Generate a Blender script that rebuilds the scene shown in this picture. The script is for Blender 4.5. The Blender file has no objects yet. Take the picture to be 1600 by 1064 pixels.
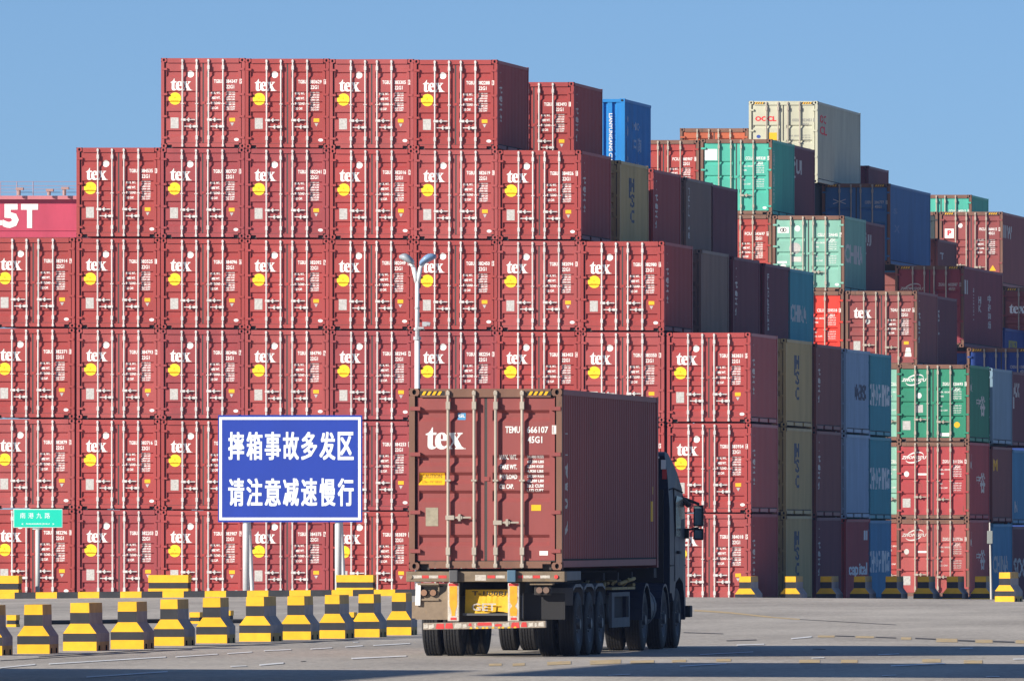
import bpy, bmesh, math, random
from mathutils import Vector, Matrix
random.seed(7)
R = math.radians
S = bpy.context.scene
C = S.collection

# ------------------------------------------------------------------ camera, sky, sun, exposure
F, CX, CY, CAMZ = 18500.0, 3650.0, 825.0, 2.06      # focal length and principal point in photo pixels
cam_d = bpy.data.cameras.new('camera')
cam = bpy.data.objects.new('camera', cam_d); C.objects.link(cam)
cam.location = (0, 0, CAMZ); cam.rotation_euler = (R(90), 0, 0)
cam_d.sensor_width = 36; cam_d.lens = F / 1600 * 36
cam_d.shift_x = (800 - CX) / 1600; cam_d.shift_y = (CY - 532) / 1600
cam_d.clip_start = 1; cam_d.clip_end = 6000
S.camera = cam

SUN_AZ, SUN_EL = 48.0, 22.5          # sun stands to the left of and behind the camera
w = bpy.data.worlds.new('World'); S.world = w; w.use_nodes = True
nt = w.node_tree; bg = nt.nodes['Background']
sky = nt.nodes.new('ShaderNodeTexSky'); sky.sky_type = 'NISHITA'; sky.sun_disc = False
sky.sun_elevation = R(SUN_EL); sky.sun_rotation = R(180 + SUN_AZ)
sky.air_density = 1.0; sky.dust_density = 1.3; sky.ozone_density = 5.5; sky.altitude = 0
tc = nt.nodes.new('ShaderNodeTexCoord'); mp = nt.nodes.new('ShaderNodeMapping')
mp.inputs['Location'].default_value = (0, 0, 0.075)
mp.inputs['Scale'].default_value = (1, 1, 2.3)
nt.links.new(tc.outputs['Generated'], mp.inputs['Vector'])
nt.links.new(mp.outputs['Vector'], sky.inputs['Vector'])
nt.links.new(sky.outputs['Color'], bg.inputs['Color'])
bg.inputs['Strength'].default_value = 0.115

sl = bpy.data.lights.new('sun', 'SUN'); sun = bpy.data.objects.new('sun', sl); C.objects.link(sun)
sl.energy = 5.0; sl.angle = R(0.5); sl.color = (1.0, 0.92, 0.80)
to_sun = Vector((-math.sin(R(SUN_AZ)) * math.cos(R(SUN_EL)), -math.cos(R(SUN_AZ)) * math.cos(R(SUN_EL)), math.sin(R(SUN_EL))))
sun.rotation_euler = to_sun.to_track_quat('Z', 'Y').to_euler()
sun.location = (-60, -40, 60)
S.view_settings.view_transform = 'Standard'; S.view_settings.look = 'None'
S.view_settings.exposure = 0.45; S.view_settings.gamma = 1.0
S.cycles.max_bounces = 6; S.cycles.diffuse_bounces = 3; S.cycles.glossy_bounces = 2

def P(px, py, Y):
    return Vector(((px - CX) * Y / F, Y, CAMZ - (py - CY) * Y / F))

# ------------------------------------------------------------------ materials
MATS = {}
def lin(c):
    return tuple(((v / 255) / 12.92 if v / 255 <= 0.04045 else ((v / 255 + 0.055) / 1.055) ** 2.4) for v in c)
def mat(name, col, rough=0.5, metal=0.0, var=0.12, rust=0.0, scale=(1.3, 1.3, 0.35), bump=0.0, dirt=None, spec=0.5):
    """paint with worn patches: noise tints the colour, a second noise lays rust or bare patches over it"""
    if name in MATS: return MATS[name]
    m = bpy.data.materials.new(name); m.use_nodes = True; n = m.node_tree; b = n.nodes['Principled BSDF']
    b.inputs['Roughness'].default_value = rough; b.inputs['Metallic'].default_value = metal
    b.inputs['Specular IOR Level'].default_value = spec
    col = tuple(col) + (1,)
    if var == 0 and rust == 0:
        b.inputs['Base Color'].default_value = col; MATS[name] = m; return m
    g = n.nodes.new('ShaderNodeNewGeometry'); mp = n.nodes.new('ShaderNodeMapping'); mp.inputs['Scale'].default_value = scale
    n.links.new(g.outputs['Position'], mp.inputs['Vector'])
    no = n.nodes.new('ShaderNodeTexNoise'); no.inputs['Scale'].default_value = 1.0; no.inputs['Detail'].default_value = 6; no.inputs['Roughness'].default_value = 0.65
    n.links.new(mp.outputs['Vector'], no.inputs['Vector'])
    mr = n.nodes.new('ShaderNodeMapRange'); mr.inputs['From Min'].default_value = 0.3; mr.inputs['From Max'].default_value = 0.7
    mr.inputs['To Min'].default_value = 1 - var; mr.inputs['To Max'].default_value = 1 + var
    n.links.new(no.outputs['Fac'], mr.inputs['Value'])
    mx = n.nodes.new('ShaderNodeVectorMath'); mx.operation = 'SCALE'; mx.inputs[0].default_value = col[:3]
    n.links.new(mr.outputs['Result'], mx.inputs['Scale'])
    out = mx.outputs['Vector']
    if rust:
        mp2 = n.nodes.new('ShaderNodeMapping'); mp2.inputs['Scale'].default_value = tuple(v * 2.6 for v in scale)
        n.links.new(g.outputs['Position'], mp2.inputs['Vector'])
        n2 = n.nodes.new('ShaderNodeTexNoise'); n2.inputs['Scale'].default_value = 1.4; n2.inputs['Detail'].default_value = 8; n2.inputs['Roughness'].default_value = 0.7
        n.links.new(mp2.outputs['Vector'], n2.inputs['Vector'])
        r2 = n.nodes.new('ShaderNodeMapRange'); r2.inputs['From Min'].default_value = 0.72 - rust * 0.35; r2.inputs['From Max'].default_value = 0.80 - rust * 0.25
        n.links.new(n2.outputs['Fac'], r2.inputs['Value'])
        mix = n.nodes.new('ShaderNodeMix'); mix.data_type = 'RGBA'
        n.links.new(r2.outputs['Result'], mix.inputs['Factor']); n.links.new(out, mix.inputs['A'])
        mix.inputs['B'].default_value = tuple(dirt or (0.13, 0.075, 0.045)) + (1,)
        out = mix.outputs['Result']
    n.links.new(out, b.inputs['Base Color'])
    if bump:
        bp = n.nodes.new('ShaderNodeBump'); bp.inputs['Strength'].default_value = bump; bp.inputs['Distance'].default_value = 0.02
        n.links.new(no.outputs['Fac'], bp.inputs['Height']); n.links.new(bp.outputs['Normal'], b.inputs['Normal'])
    MATS[name] = m
    return m

TEX = (0.33, 0.052, 0.048)
M_tex = mat('tex_maroon', TEX, 0.58, var=0.10, rust=0.05, spec=.35)
M_tex2 = mat('faded_maroon', (0.27, 0.062, 0.058), 0.6, var=0.13, rust=0.22)
M_old = mat('weathered_brown_steel', (0.19, 0.095, 0.065), 0.75, var=0.25, rust=0.35, dirt=(0.07, 0.05, 0.035))
M_galv = mat('galvanised_rod', (0.60, 0.59, 0.58), 0.5, var=0.15)
M_rodold = mat('dull_rod', (0.42, 0.37, 0.31), 0.6, var=0.18, rust=0.12)
M_black = mat('black_rubber', (0.012, 0.012, 0.014), 0.7, var=0)
M_holeshade = mat('hole_and_shade_dark', (0.006, 0.005, 0.006), 0.9, var=0)  # near black for holes, and for the shadow line painted above the rails
M_gasket = mat('gasket', (0.05, 0.048, 0.047), 0.7, var=0)
M_white = mat('white_decal', (0.85, 0.84, 0.82), 0.6, var=0.03)
M_white2 = mat('worn_white_decal', (0.62, 0.60, 0.57), 0.7, var=0.2)
M_yel = mat('yellow_sticker', (0.95, 0.72, 0.02), 0.5, var=0.03)
M_amber = mat('amber_sticker', (0.9, 0.48, 0.01), 0.5, var=0.05)
M_plate = mat('data_plate', (0.50, 0.49, 0.47), 0.45, var=0.25, scale=(20, 20, 20))
M_ink = mat('black_ink', (0.02, 0.02, 0.02), 0.6, var=0)
M_red = mat('red_ink', (0.75, 0.02, 0.03), 0.5, var=0)
M_blueink = mat('blue_ink', (0.03, 0.08, 0.35), 0.5, var=0)
M_wood = mat('floor_boards', (0.10, 0.07, 0.05), 0.8, var=0.2)
M_byel = mat('barrier_yellow', (0.86, 0.46, 0.008), 0.65, var=0.12, rust=0.24, scale=(4, 4, 4), dirt=(0.34, 0.22, 0.08))
M_bblk = mat('barrier_black', (0.022, 0.024, 0.03), 0.75, var=0.25, scale=(4, 4, 4))
M_bgrey = mat('barrier_side_grey', (0.34, 0.31, 0.31), 0.8, var=0.2, scale=(4, 4, 4))
M_byel_shade = mat('barrier_side_shaded_yellow', (0.55, 0.36, 0.12), 0.8, var=0.2, scale=(4, 4, 4))  # the side yellow turned ochre, its shade mixed into the colour

def paint(name, col, rust=0.1):
    return mat(name, col, 0.6, spec=.35, var=0.14, rust=rust)
PAL = {
    'tex': M_tex, 'tex1': mat('tex_maroon_fresh', (.36, .050, .046), .5, var=.08, rust=.03), 'tex2': mat('tex_maroon_dull', (.30, .045, .05), .62, var=.14, rust=.10), 'tex3': mat('tex_maroon_chalky', (.35, .062, .060), .65, var=.12, rust=.08), 'texold': M_tex2,
    'olive': paint('olive_paint', (0.50, 0.38, 0.17), 0.10),
    'greybrown': paint('grey_brown_paint', (0.22, 0.15, 0.12), 0.08),
    'darkmaroon': paint('dark_maroon_paint', (0.16, 0.035, 0.05), 0.05),
    'brownmaroon': paint('brown_maroon_paint', (0.24, 0.075, 0.065), 0.10),
    'lightblue': paint('light_blue_paint', (0.30, 0.43, 0.57), 0.16),
    'steelblue': paint('steel_blue_paint', (0.22, 0.34, 0.44), 0.05),
    'teal': paint('teal_paint', (0.05, 0.34, 0.40), 0.08),
    'skyblue': paint('sky_blue_paint', (0.07, 0.28, 0.46), 0.14),
    'blue': paint('bright_blue_paint', (0.014, 0.21, 0.56), 0.03),
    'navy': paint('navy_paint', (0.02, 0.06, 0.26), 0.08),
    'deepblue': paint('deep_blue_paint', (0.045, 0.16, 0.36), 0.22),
    'green': paint('turquoise_green_paint', (0.075, 0.43, 0.33), 0.14),
    'palegreen': paint('pale_green_paint', (0.22, 0.46, 0.37), 0.20),
    'zgreen': paint('dark_green_paint', (0.03, 0.24, 0.145), 0.12),
    'zred': paint('rose_red_paint', (0.40, 0.058, 0.062), 0.28),
    'zredold': paint('faded_rose_paint', (0.40, 0.085, 0.08), 0.42),
    'bred': paint('bright_red_paint', (0.68, 0.05, 0.03), 0.06),
    'brick': paint('brick_red_paint', (0.36, 0.055, 0.045), 0.10),
    'orange': paint('orange_brown_paint', (0.45, 0.11, 0.05), 0.14),
    'beige': paint('beige_paint', (0.52, 0.52, 0.40), 0.03),
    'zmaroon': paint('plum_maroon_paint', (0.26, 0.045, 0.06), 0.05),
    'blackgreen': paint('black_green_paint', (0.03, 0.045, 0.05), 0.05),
    'pinkred': paint('hazy_crane_red', (0.46, 0.05, 0.095), 0.03),
}

# ------------------------------------------------------------------ mesh building
class MB:
    def __init__(s): s.v = []; s.f = []; s.m = []
    def face(s, pts, m=0):
        i = len(s.v); s.v += [tuple(p) for p in pts]; s.f.append(tuple(range(i, i + len(pts)))); s.m.append(m)
    def box(s, x0, x1, y0, y1, z0, z1, m=0):
        i = len(s.v)
        s.v += [(x0, y0, z0), (x1, y0, z0), (x1, y1, z0), (x0, y1, z0), (x0, y0, z1), (x1, y0, z1), (x1, y1, z1), (x0, y1, z1)]
        for q in ((0, 3, 2, 1), (4, 5, 6, 7), (0, 1, 5, 4), (1, 2, 6, 5), (2, 3, 7, 6), (3, 0, 4, 7)):
            s.f.append(tuple(i + k for k in q)); s.m.append(m)
    def tube(s, a, b, r, n=8, m=0, r2=None):
        a = Vector(a); b = Vector(b); d = (b - a).normalized(); u = d.orthogonal().normalized(); w_ = d.cross(u)
        r2 = r if r2 is None else r2
        i = len(s.v)
        for p, rr in ((a, r), (b, r2)):
            for k in range(n):
                t = 2 * math.pi * k / n; s.v.append(tuple(p + (u * math.cos(t) + w_ * math.sin(t)) * rr))
        for k in range(n):
            k2 = (k + 1) % n; s.f.append((i + k, i + k2, i + n + k2, i + n + k)); s.m.append(m)
        s.f.append(tuple(i + k for k in reversed(range(n)))); s.m.append(m)
        s.f.append(tuple(i + n + k for k in range(n))); s.m.append(m)
    def disc(s, cx, y, cz, rx, rz, n=20, m=0):
        s.face([(cx + rx * math.cos(2 * math.pi * k / n), y, cz + rz * math.sin(2 * math.pi * k / n)) for k in range(n)], m)
    def rect(s, x0, x1, z0, z1, y=0.0, m=0):
        s.face([(x0, y, z0), (x1, y, z0), (x1, y, z1), (x0, y, z1)], m)
    def lathe_x(s, prof, n=28, m=0, closed=False):
        """profile of (x, radius) turned round the X axis"""
        i = len(s.v); k_ = len(prof)
        for a in range(n):
            t = 2 * math.pi * a / n
            for (x, r) in prof: s.v.append((x, r * math.cos(t), r * math.sin(t)))
        for a in range(n):
            b = (a + 1) % n
            for j in range(k_ - 1):
                s.f.append((i + a * k_ + j, i + a * k_ + j + 1, i + b * k_ + j + 1, i + b * k_ + j)); s.m.append(m)
    def mesh(s, name, nmat=None):
        me = bpy.data.meshes.new(name); me.from_pydata(s.v, [], s.f)
        nm = nmat or (max(s.m) + 1 if s.m else 1)
        for _ in range(nm): me.materials.append(None)
        me.polygons.foreach_set('material_index', s.m)
        me.validate(clean_customdata=False); me.update()
        return me

def obj(name, me, mats, parent=None, loc=(0, 0, 0), rot=None, label=None):
    o = bpy.data.objects.new(name, me); C.objects.link(o)
    if not isinstance(mats, (list, tuple)): mats = [mats]
    for i, sl_ in enumerate(o.material_slots):
        sl_.link = 'OBJECT'; sl_.material = mats[min(i, len(mats) - 1)]
    if parent is not None: o.parent = parent
    o.location = loc
    if rot: o.rotation_euler = rot
    if label: o['label'] = label
    return o
def bevel(me, w_=0.01, seg=2):
    bm = bmesh.new(); bm.from_mesh(me); bmesh.ops.remove_doubles(bm, verts=bm.verts, dist=1e-5)
    bmesh.ops.bevel(bm, geom=list(bm.edges), offset=w_, segments=seg, affect='EDGES', profile=0.6, clamp_overlap=True)
    bm.to_mesh(me); bm.free(); return me
def smooth(me):
    me.polygons.foreach_set('use_smooth', [True] * len(me.polygons)); me.update(); return me
def fixn(me):
    bm = bmesh.new(); bm.from_mesh(me); bmesh.ops.remove_doubles(bm, verts=bm.verts, dist=1e-5)
    bmesh.ops.recalc_face_normals(bm, faces=bm.faces); bm.to_mesh(me); bm.free(); return me
def tag(o, label, cat, group=None, kind=None):
    o['label'] = label; o['category'] = cat
    if group: o['group'] = group
    if kind: o['kind'] = kind
    return o
def empty(name, loc, rz=0, label=None, cat=None, group=None):
    o = bpy.data.objects.new(name, None); C.objects.link(o); o.location = loc; o.rotation_euler = (0, 0, rz)
    o.empty_display_size = 0.3
    if label: tag(o, label, cat, group)
    return o

# ------------------------------------------------------------------ lettering
_TX = {}
def glyphs(s, bold=0.0, shear=0.0):
    k = (s, bold, shear)
    if k not in _TX:
        c = bpy.data.curves.new('lettering', 'FONT'); c.body = s; c.resolution_u = 2; c.offset = bold; c.shear = shear
        o = bpy.data.objects.new('lettering', c); m = bpy.data.meshes.new_from_object(o)
        vs = [tuple(v.co[:2]) for v in m.vertices]; fs = [tuple(p.vertices) for p in m.polygons]
        bpy.data.objects.remove(o); bpy.data.curves.remove(c); bpy.data.meshes.remove(m)
        _TX[k] = (vs, fs)
    return _TX[k]
def put_text(mb, s, x0, x1, z0, z1, y=0.0, m=0, bold=0.02, shear=0.0, g=None):
    """writes s into mb so that its outline fills the rectangle x0..x1, z0..z1 of the plane facing -Y"""
    vs, fs = g or glyphs(s, bold, shear)
    ax = min(v[0] for v in vs); bx = max(v[0] for v in vs); ay = min(v[1] for v in vs); by = max(v[1] for v in vs)
    i = len(mb.v)
    for (a, b) in vs: mb.v.append((x0 + (a - ax) / (bx - ax) * (x1 - x0), y, z0 + (b - ay) / (by - ay) * (z1 - z0)))
    for f in fs: mb.f.append(tuple(i + k for k in f)); mb.m.append(m)
def poly_glyphs(outlines):
    c = bpy.data.curves.new('logo', 'CURVE'); c.dimensions = '2D'; c.fill_mode = 'BOTH'
    for pts in outlines:
        sp = c.splines.new('POLY'); sp.points.add(len(pts) - 1); sp.use_cyclic_u = True
        for q, (a, b) in zip(sp.points, pts): q.co = (a, -b, 0, 1)
    o = bpy.data.objects.new('logo', c); m = bpy.data.meshes.new_from_object(o)
    r = ([tuple(v.co[:2]) for v in m.vertices], [tuple(p.vertices) for p in m.polygons])
    bpy.data.objects.remove(o); bpy.data.curves.remove(c); bpy.data.meshes.remove(m)
    return r
TEXGL = poly_glyphs([
    [(262, 472), (285, 463), (306, 440), (318, 415), (325, 415), (325, 460), (356, 460), (354, 481), (325, 481), (323, 565), (329, 582), (342, 586), (354, 578), (356, 586), (341, 602), (318, 608), (294, 604), (281, 590), (278, 572), (280, 483), (262, 482)],
    [(452, 532), (393, 532), (396, 558), (409, 579), (428, 582), (447, 566), (453, 570), (441, 594), (418, 607), (388, 608), (360, 594), (345, 568), (342, 532), (350, 494), (370, 469), (398, 459), (424, 463), (443, 482), (451, 508)],
    [(392, 519), (413, 519), (412, 490), (403, 471), (395, 478), (392, 498)],
    [(458, 462), (523, 462), (523, 472), (513, 476), (529, 506), (546, 478), (536, 472), (536, 462), (583, 462), (583, 471), (568, 477), (539, 517), (574, 583), (592, 595), (592, 606), (516, 606), (516, 596), (526, 592), (506, 552), (481, 588), (493, 596), (493, 606), (452, 606), (452, 596), (466, 588), (498, 538), (468, 478), (458, 472)],
    [(598, 597), (607, 597), (607, 606), (598, 606)]])

# ------------------------------------------------------------------ shipping container meshes
HW = 1.219
DY = 0.045            # outer face of the doors behind the face of the frame
GD = 0.048            # depth of pressed grooves
def grooves(style, H):
    if style == 'tex':
        tops = [2.235, 1.655, 1.37, 1.075, 0.515] if H < 2.7 else [2.554, 1.836, 1.56, 1.27, 0.564]
        return [(t, t - (0.032 if H < 2.7 else .05), t - 0.12, t - 0.185) for t in tops]
    tops = [1.84, 1.36, 0.88] if H < 2.7 else [2.05, 1.52, 0.98]
    return [(t, t - 0.028, t - 0.06, t - 0.13) for t in tops]
def door_profile(style, H):
    pr = [(0.15, DY)]
    for g in sorted(grooves(style, H), key=lambda t: t[3]):
        pr += [(g[3], DY), (g[2], DY + GD), (g[1], DY + GD), (g[0], DY)]
    return pr + [(H - 0.145, DY)]
def interp(pr, z):
    if z <= pr[0][0]: return pr[0][1]
    for (a, ya), (b, yb) in zip(pr, pr[1:]):
        if z <= b: return ya + (yb - ya) * (z - a) / max(b - a, 1e-9)
    return pr[-1][1]

def conform(mb, name, style, H, off=0.004, gx=True):
    """bends flat lettering or stickers over the pressed grooves of the door"""
    me = mb.mesh(name); pr = door_profile(style, H)
    bm = bmesh.new(); bm.from_mesh(me)
    zs = [v.co.z for v in bm.verts]; lo, hi = min(zs), max(zs)
    for (z, _) in pr:
        if lo < z < hi:
            bmesh.ops.bisect_plane(bm, geom=bm.verts[:] + bm.edges[:] + bm.faces[:], plane_co=(0, 0, z), plane_no=(0, 0, 1))
    for v in bm.verts: v.co.y += interp(pr, v.co.z) - off
    bm.to_mesh(me); bm.free(); return me

_CM = {}
def cached(fn):
    def g(*a):
        k = (fn.__name__,) + a
        if k not in _CM: _CM[k] = fn(*a)
        return _CM[k]
    return g
XC, XV = 1.205, 1.160
@cached
def body_mesh(L, H):
    mb = MB()
    y0, y1 = 0.14, L - 0.14; n = max(4, round((y1 - y0) / 0.278)); pit = (y1 - y0) / n
    z0, z1 = 0.16, H - 0.10
    for sx in (-1, 1):
        pts = []
        for k in range(n):
            a = y0 + k * pit
            pts += [(a, XC), (a + pit * 0.26, XC), (a + pit * 0.5, XV), (a + pit * 0.76, XV)]
        pts.append((y1, XC))
        for (a, xa), (b, xb) in zip(pts, pts[1:]):
            q = [(sx * xa, a, z0), (sx * xb, b, z0), (sx * xb, b, z1), (sx * xa, a, z1)]
            mb.face(q if sx > 0 else q[::-1], 0)
        X = lambda a, b: (sx * b, sx * a) if sx < 0 else (sx * a, sx * b)
        mb.box(*X(1.13, HW - 0.004), 0.12, L - 0.12, H - 0.10, H - 0.012, 0)        # top rail
        # bottom rail with two fork pockets
        c = L / 2; cuts = [0.17, c - 1.22, c - 0.86, c + 0.86, c + 1.22, L - 0.17] if L < 8 else [0.17, L - 0.17]
        for k in range(0, len(cuts), 2): mb.box(*X(1.12, HW - 0.012), cuts[k], cuts[k + 1], 0.04, 0.145, 0)
        mb.box(*X(1.10, HW - 0.010), 0.15, L - 0.15, 0.145, 0.172, 1)  # dark strip painted in as the shadow line between wall and rail
        if L < 8:
            for k in (1, 3):
                mb.box(*X(1.10, 1.16), cuts[k], cuts[k + 1], 0.03, 0.17, 1)
                pass
        mb.box(*X(1.09, HW), L - 0.13, L, 0.118, H - 0.118, 0)                       # front corner posts
        for zz in (0, H - 0.118):
            mb.box(*X(1.057, HW + 0.003), L - 0.178, L + 0.003, zz, zz + 0.118, 0)
            mb.disc(sx * 1.14, L + 0.005, zz + 0.06, 0.045, 0.035, 10, 1)
    # front end wall, pressed in vertical ribs
    nr = 8; wd = 2 * 1.09 / nr
    for k in range(nr):
        a = -1.09 + k * wd
        for (xa, ya, xb, yb) in ((a, L - 0.03, a + wd * .5, L - 0.03), (a + wd * .5, L - 0.03, a + wd * .6, L - 0.10), (a + wd * .6, L - 0.10, a + wd * .88, L - 0.10), (a + wd * .88, L - 0.10, a + wd, L - 0.03)):
            mb.face([(xa, ya, 0.16), (xa, ya, H - 0.11), (xb, yb, H - 0.11), (xb, yb, 0.16)], 0)
    mb.box(-1.09, 1.09, L - 0.12, L - 0.005, H - 0.11, H - 0.015, 0)
    mb.box(-1.05, 1.05, L - 0.10, L - 0.005, -0.028, 0.16, 0)
    # roof sheet with shallow cross pressings, and the floor
    nf = max(6, int(L / 0.42)); st = (L - 0.2) / nf
    for k in range(nf):
        a = 0.1 + k * st
        for (p, zp, q, zq) in ((a, H - .02, a + st * .3, H - .02), (a + st * .3, H - .02, a + st * .5, H - .036), (a + st * .5, H - .036, a + st * .8, H - .036), (a + st * .8, H - .036, a + st, H - .02)):
            mb.face([(-1.14, p, zp), (1.14, p, zp), (1.14, q, zq), (-1.14, q, zq)], 0)
    mb.face([(-1.13, 0.1, 0.15), (-1.13, L - .1, 0.15), (1.13, L - .1, 0.15), (1.13, 0.1, 0.15)], 2)
    for k in range(int(L / 0.6)):
        mb.box(-1.12, 1.12, 0.35 + k * 0.6, 0.41 + k * 0.6, 0.035, 0.149, 1)
    return mb.mesh('container_body')
@cached
def frame_mesh(H):
    mb = MB()
    for sx in (-1, 1):
        X = lambda a, b: (sx * b, sx * a) if sx < 0 else (sx * a, sx * b)
        mb.box(*X(1.128, HW), 0.0, 0.14, 0.118, H - 0.118, 0)
        mb.box(*X(0.905, 1.04), 0.012, 0.14, 0.095, 0.138, 0)
        mb.box(*X(0.905, 1.04), 0.10, 0.14, 0.0, 0.095, 1)
    mb.box(-1.041, 1.041, 0.006, 0.14, H - 0.138, H - 0.004, 0)
    mb.box(-0.905, 0.905, 0.012, 0.14, 0.028, 0.138, 0)
    # rubber seal behind the doors
    mb.face([(-1.13, 0.118, 0.13), (1.13, 0.118, 0.13), (1.13, 0.118, H - 0.13), (-1.13, 0.118, H - 0.13)], 1)
    return mb.mesh('door_frame')
@cached
def casting_mesh():
    """corner casting: a block whose face has an oval lifting hole"""
    mb = MB(); x1, z1 = 0.165, 0.118; n = 12
    mb.box(0.002, x1, 0.03, 0.178, 0, z1, 0)
    cx, cz, rx, rz = 0.085, 0.06, 0.032, 0.042
    ring = []; hole = []
    for k in range(n):
        t = 2 * math.pi * (k + 0.5) / n; c_, s_ = math.cos(t), math.sin(t)
        hole.append((cx + rx * c_, cz + rz * s_))
        sc = min((x1 / 2) / max(abs(c_), 1e-6), (z1 / 2) / max(abs(s_), 1e-6)); ring.append((x1 / 2 + c_ * sc, z1 / 2 + s_ * sc))
    for k in range(n):
        j = (k + 1) % n
        mb.face([(ring[k][0], -0.003, ring[k][1]), (ring[j][0], -0.003, ring[j][1]), (hole[j][0], -0.003, hole[j][1]), (hole[k][0], -0.003, hole[k][1])], 0)
        mb.face([(hole[k][0], -0.003, hole[k][1]), (hole[j][0], -0.003, hole[j][1]), (hole[j][0], 0.029, hole[j][1]), (hole[k][0], 0.029, hole[k][1])], 1)
    mb.face([(a, 0.028, b) for a, b in hole], 1)
    for (a, b, c_, d) in ((0, 0, 0, z1), (x1, 0, x1, z1), (0, z1, x1, z1), (0, 0, x1, 0)):
        mb.face([(a, -0.003, b), (c_, -0.003, d), (c_, 0.178, d), (a, 0.178, b)], 0)
    return mb.mesh('corner_casting')
@cached
def door_mesh(style, H, side):
    mb = MB(); xa, xb = (-1.10, -0.022) if side < 0 else (0.022, 1.10)
    ga, gb = xa + 0.035, xb - 0.11
    if side > 0: ga, gb = xa + 0.085, xb - 0.085
    pr = door_profile(style, H); zb, zt = pr[0][0], pr[-1][0]
    mb.rect(xa, ga, zb, zt, DY); mb.rect(gb, xb, zb, zt, DY)
    for (a, ya), (b, yb) in zip(pr, pr[1:]):
        mb.face([(ga, ya, a), (gb, ya, a), (gb, yb, b), (ga, yb, b)])
    for g in grooves(style, H):
        for x in (ga, gb):
            mb.face([(x, DY, g[3]), (x, DY + GD, g[2]), (x, DY + GD, g[1]), (x, DY, g[0])])
    for (a, b, c_, d) in ((xa, zb, xa, zt), (xb, zb, xb, zt), (xa, zb, xb, zb), (xa, zt, xb, zt)):
        mb.face([(a, DY, b), (c_, DY, d), (c_, DY + 0.05, d), (a, DY + 0.05, b)])
    xo = xa if side < 0 else xb
    for z in (0.30, 0.92, H - 1.05, H - 0.32):          # hinges
        mb.box(min(xo - side * 0.06, xo + side * 0.10), max(xo - side * 0.06, xo + side * 0.10), -0.014, DY, z - 0.03, z + 0.03)
    # seal strips
    mb.box(xa - 0.006, xb + 0.006, DY + 0.004, DY + 0.03, zt, zt + 0.014, 1)
    mb.box(xa - 0.006, xb + 0.006, DY + 0.004, DY + 0.03, zb - 0.014, zb, 1)
    if side < 0: mb.box(xb, xb + 0.044, DY + 0.004, DY + 0.03, zb, zt, 1)
    mb.box(-0.02 if side < 0 else 0.024, 0.024 if side < 0 else 0.06, DY - 0.012, DY, H * 0.49, H * 0.49 + 0.07, 0)
    return mb.mesh('container_door')
@cached
def rod_mesh(H, r):
    mb = MB(); y = -0.012
    mb.tube((0, y, 0.03), (0, y, H - 0.03), r, 8, 0)
    for z, h, wd in ((0.30, 0.12, 0.066), (H * 0.5 - 0.02, 0.028, 0.085), (H - 0.27, 0.12, 0.066)):
        mb.box(-wd / 2, wd / 2, y - r - 0.012, DY, z - h / 2, z + h / 2, 0)
    for z in (0.07, H - 0.075):
        mb.box(-0.032, 0.026, y - 0.03, 0.02, z - 0.03, z + 0.03, 0)
    return mb.mesh('locking_rod')
@cached
def handle_mesh(d, ln):
    mb = MB(); y = -0.03
    mb.box(-0.035 * d if d > 0 else -0.10, 0.10 if d > 0 else 0.035, y - 0.028, y + 0.02, -0.035, 0.035)
    mb.tube((0, y, 0), (d * ln, y, 0), 0.017, 6)
    mb.box(d * ln * .5 - .018, d * ln * .5 + .018, y - 0.03, DY, -0.055, 0.055)
    mb.box(min(d * ln * .40, d * ln * .62), max(d * ln * .40, d * ln * .62), y - 0.024, y + 0.02, -0.024, 0.024)
    return mb.mesh('handle')

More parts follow.
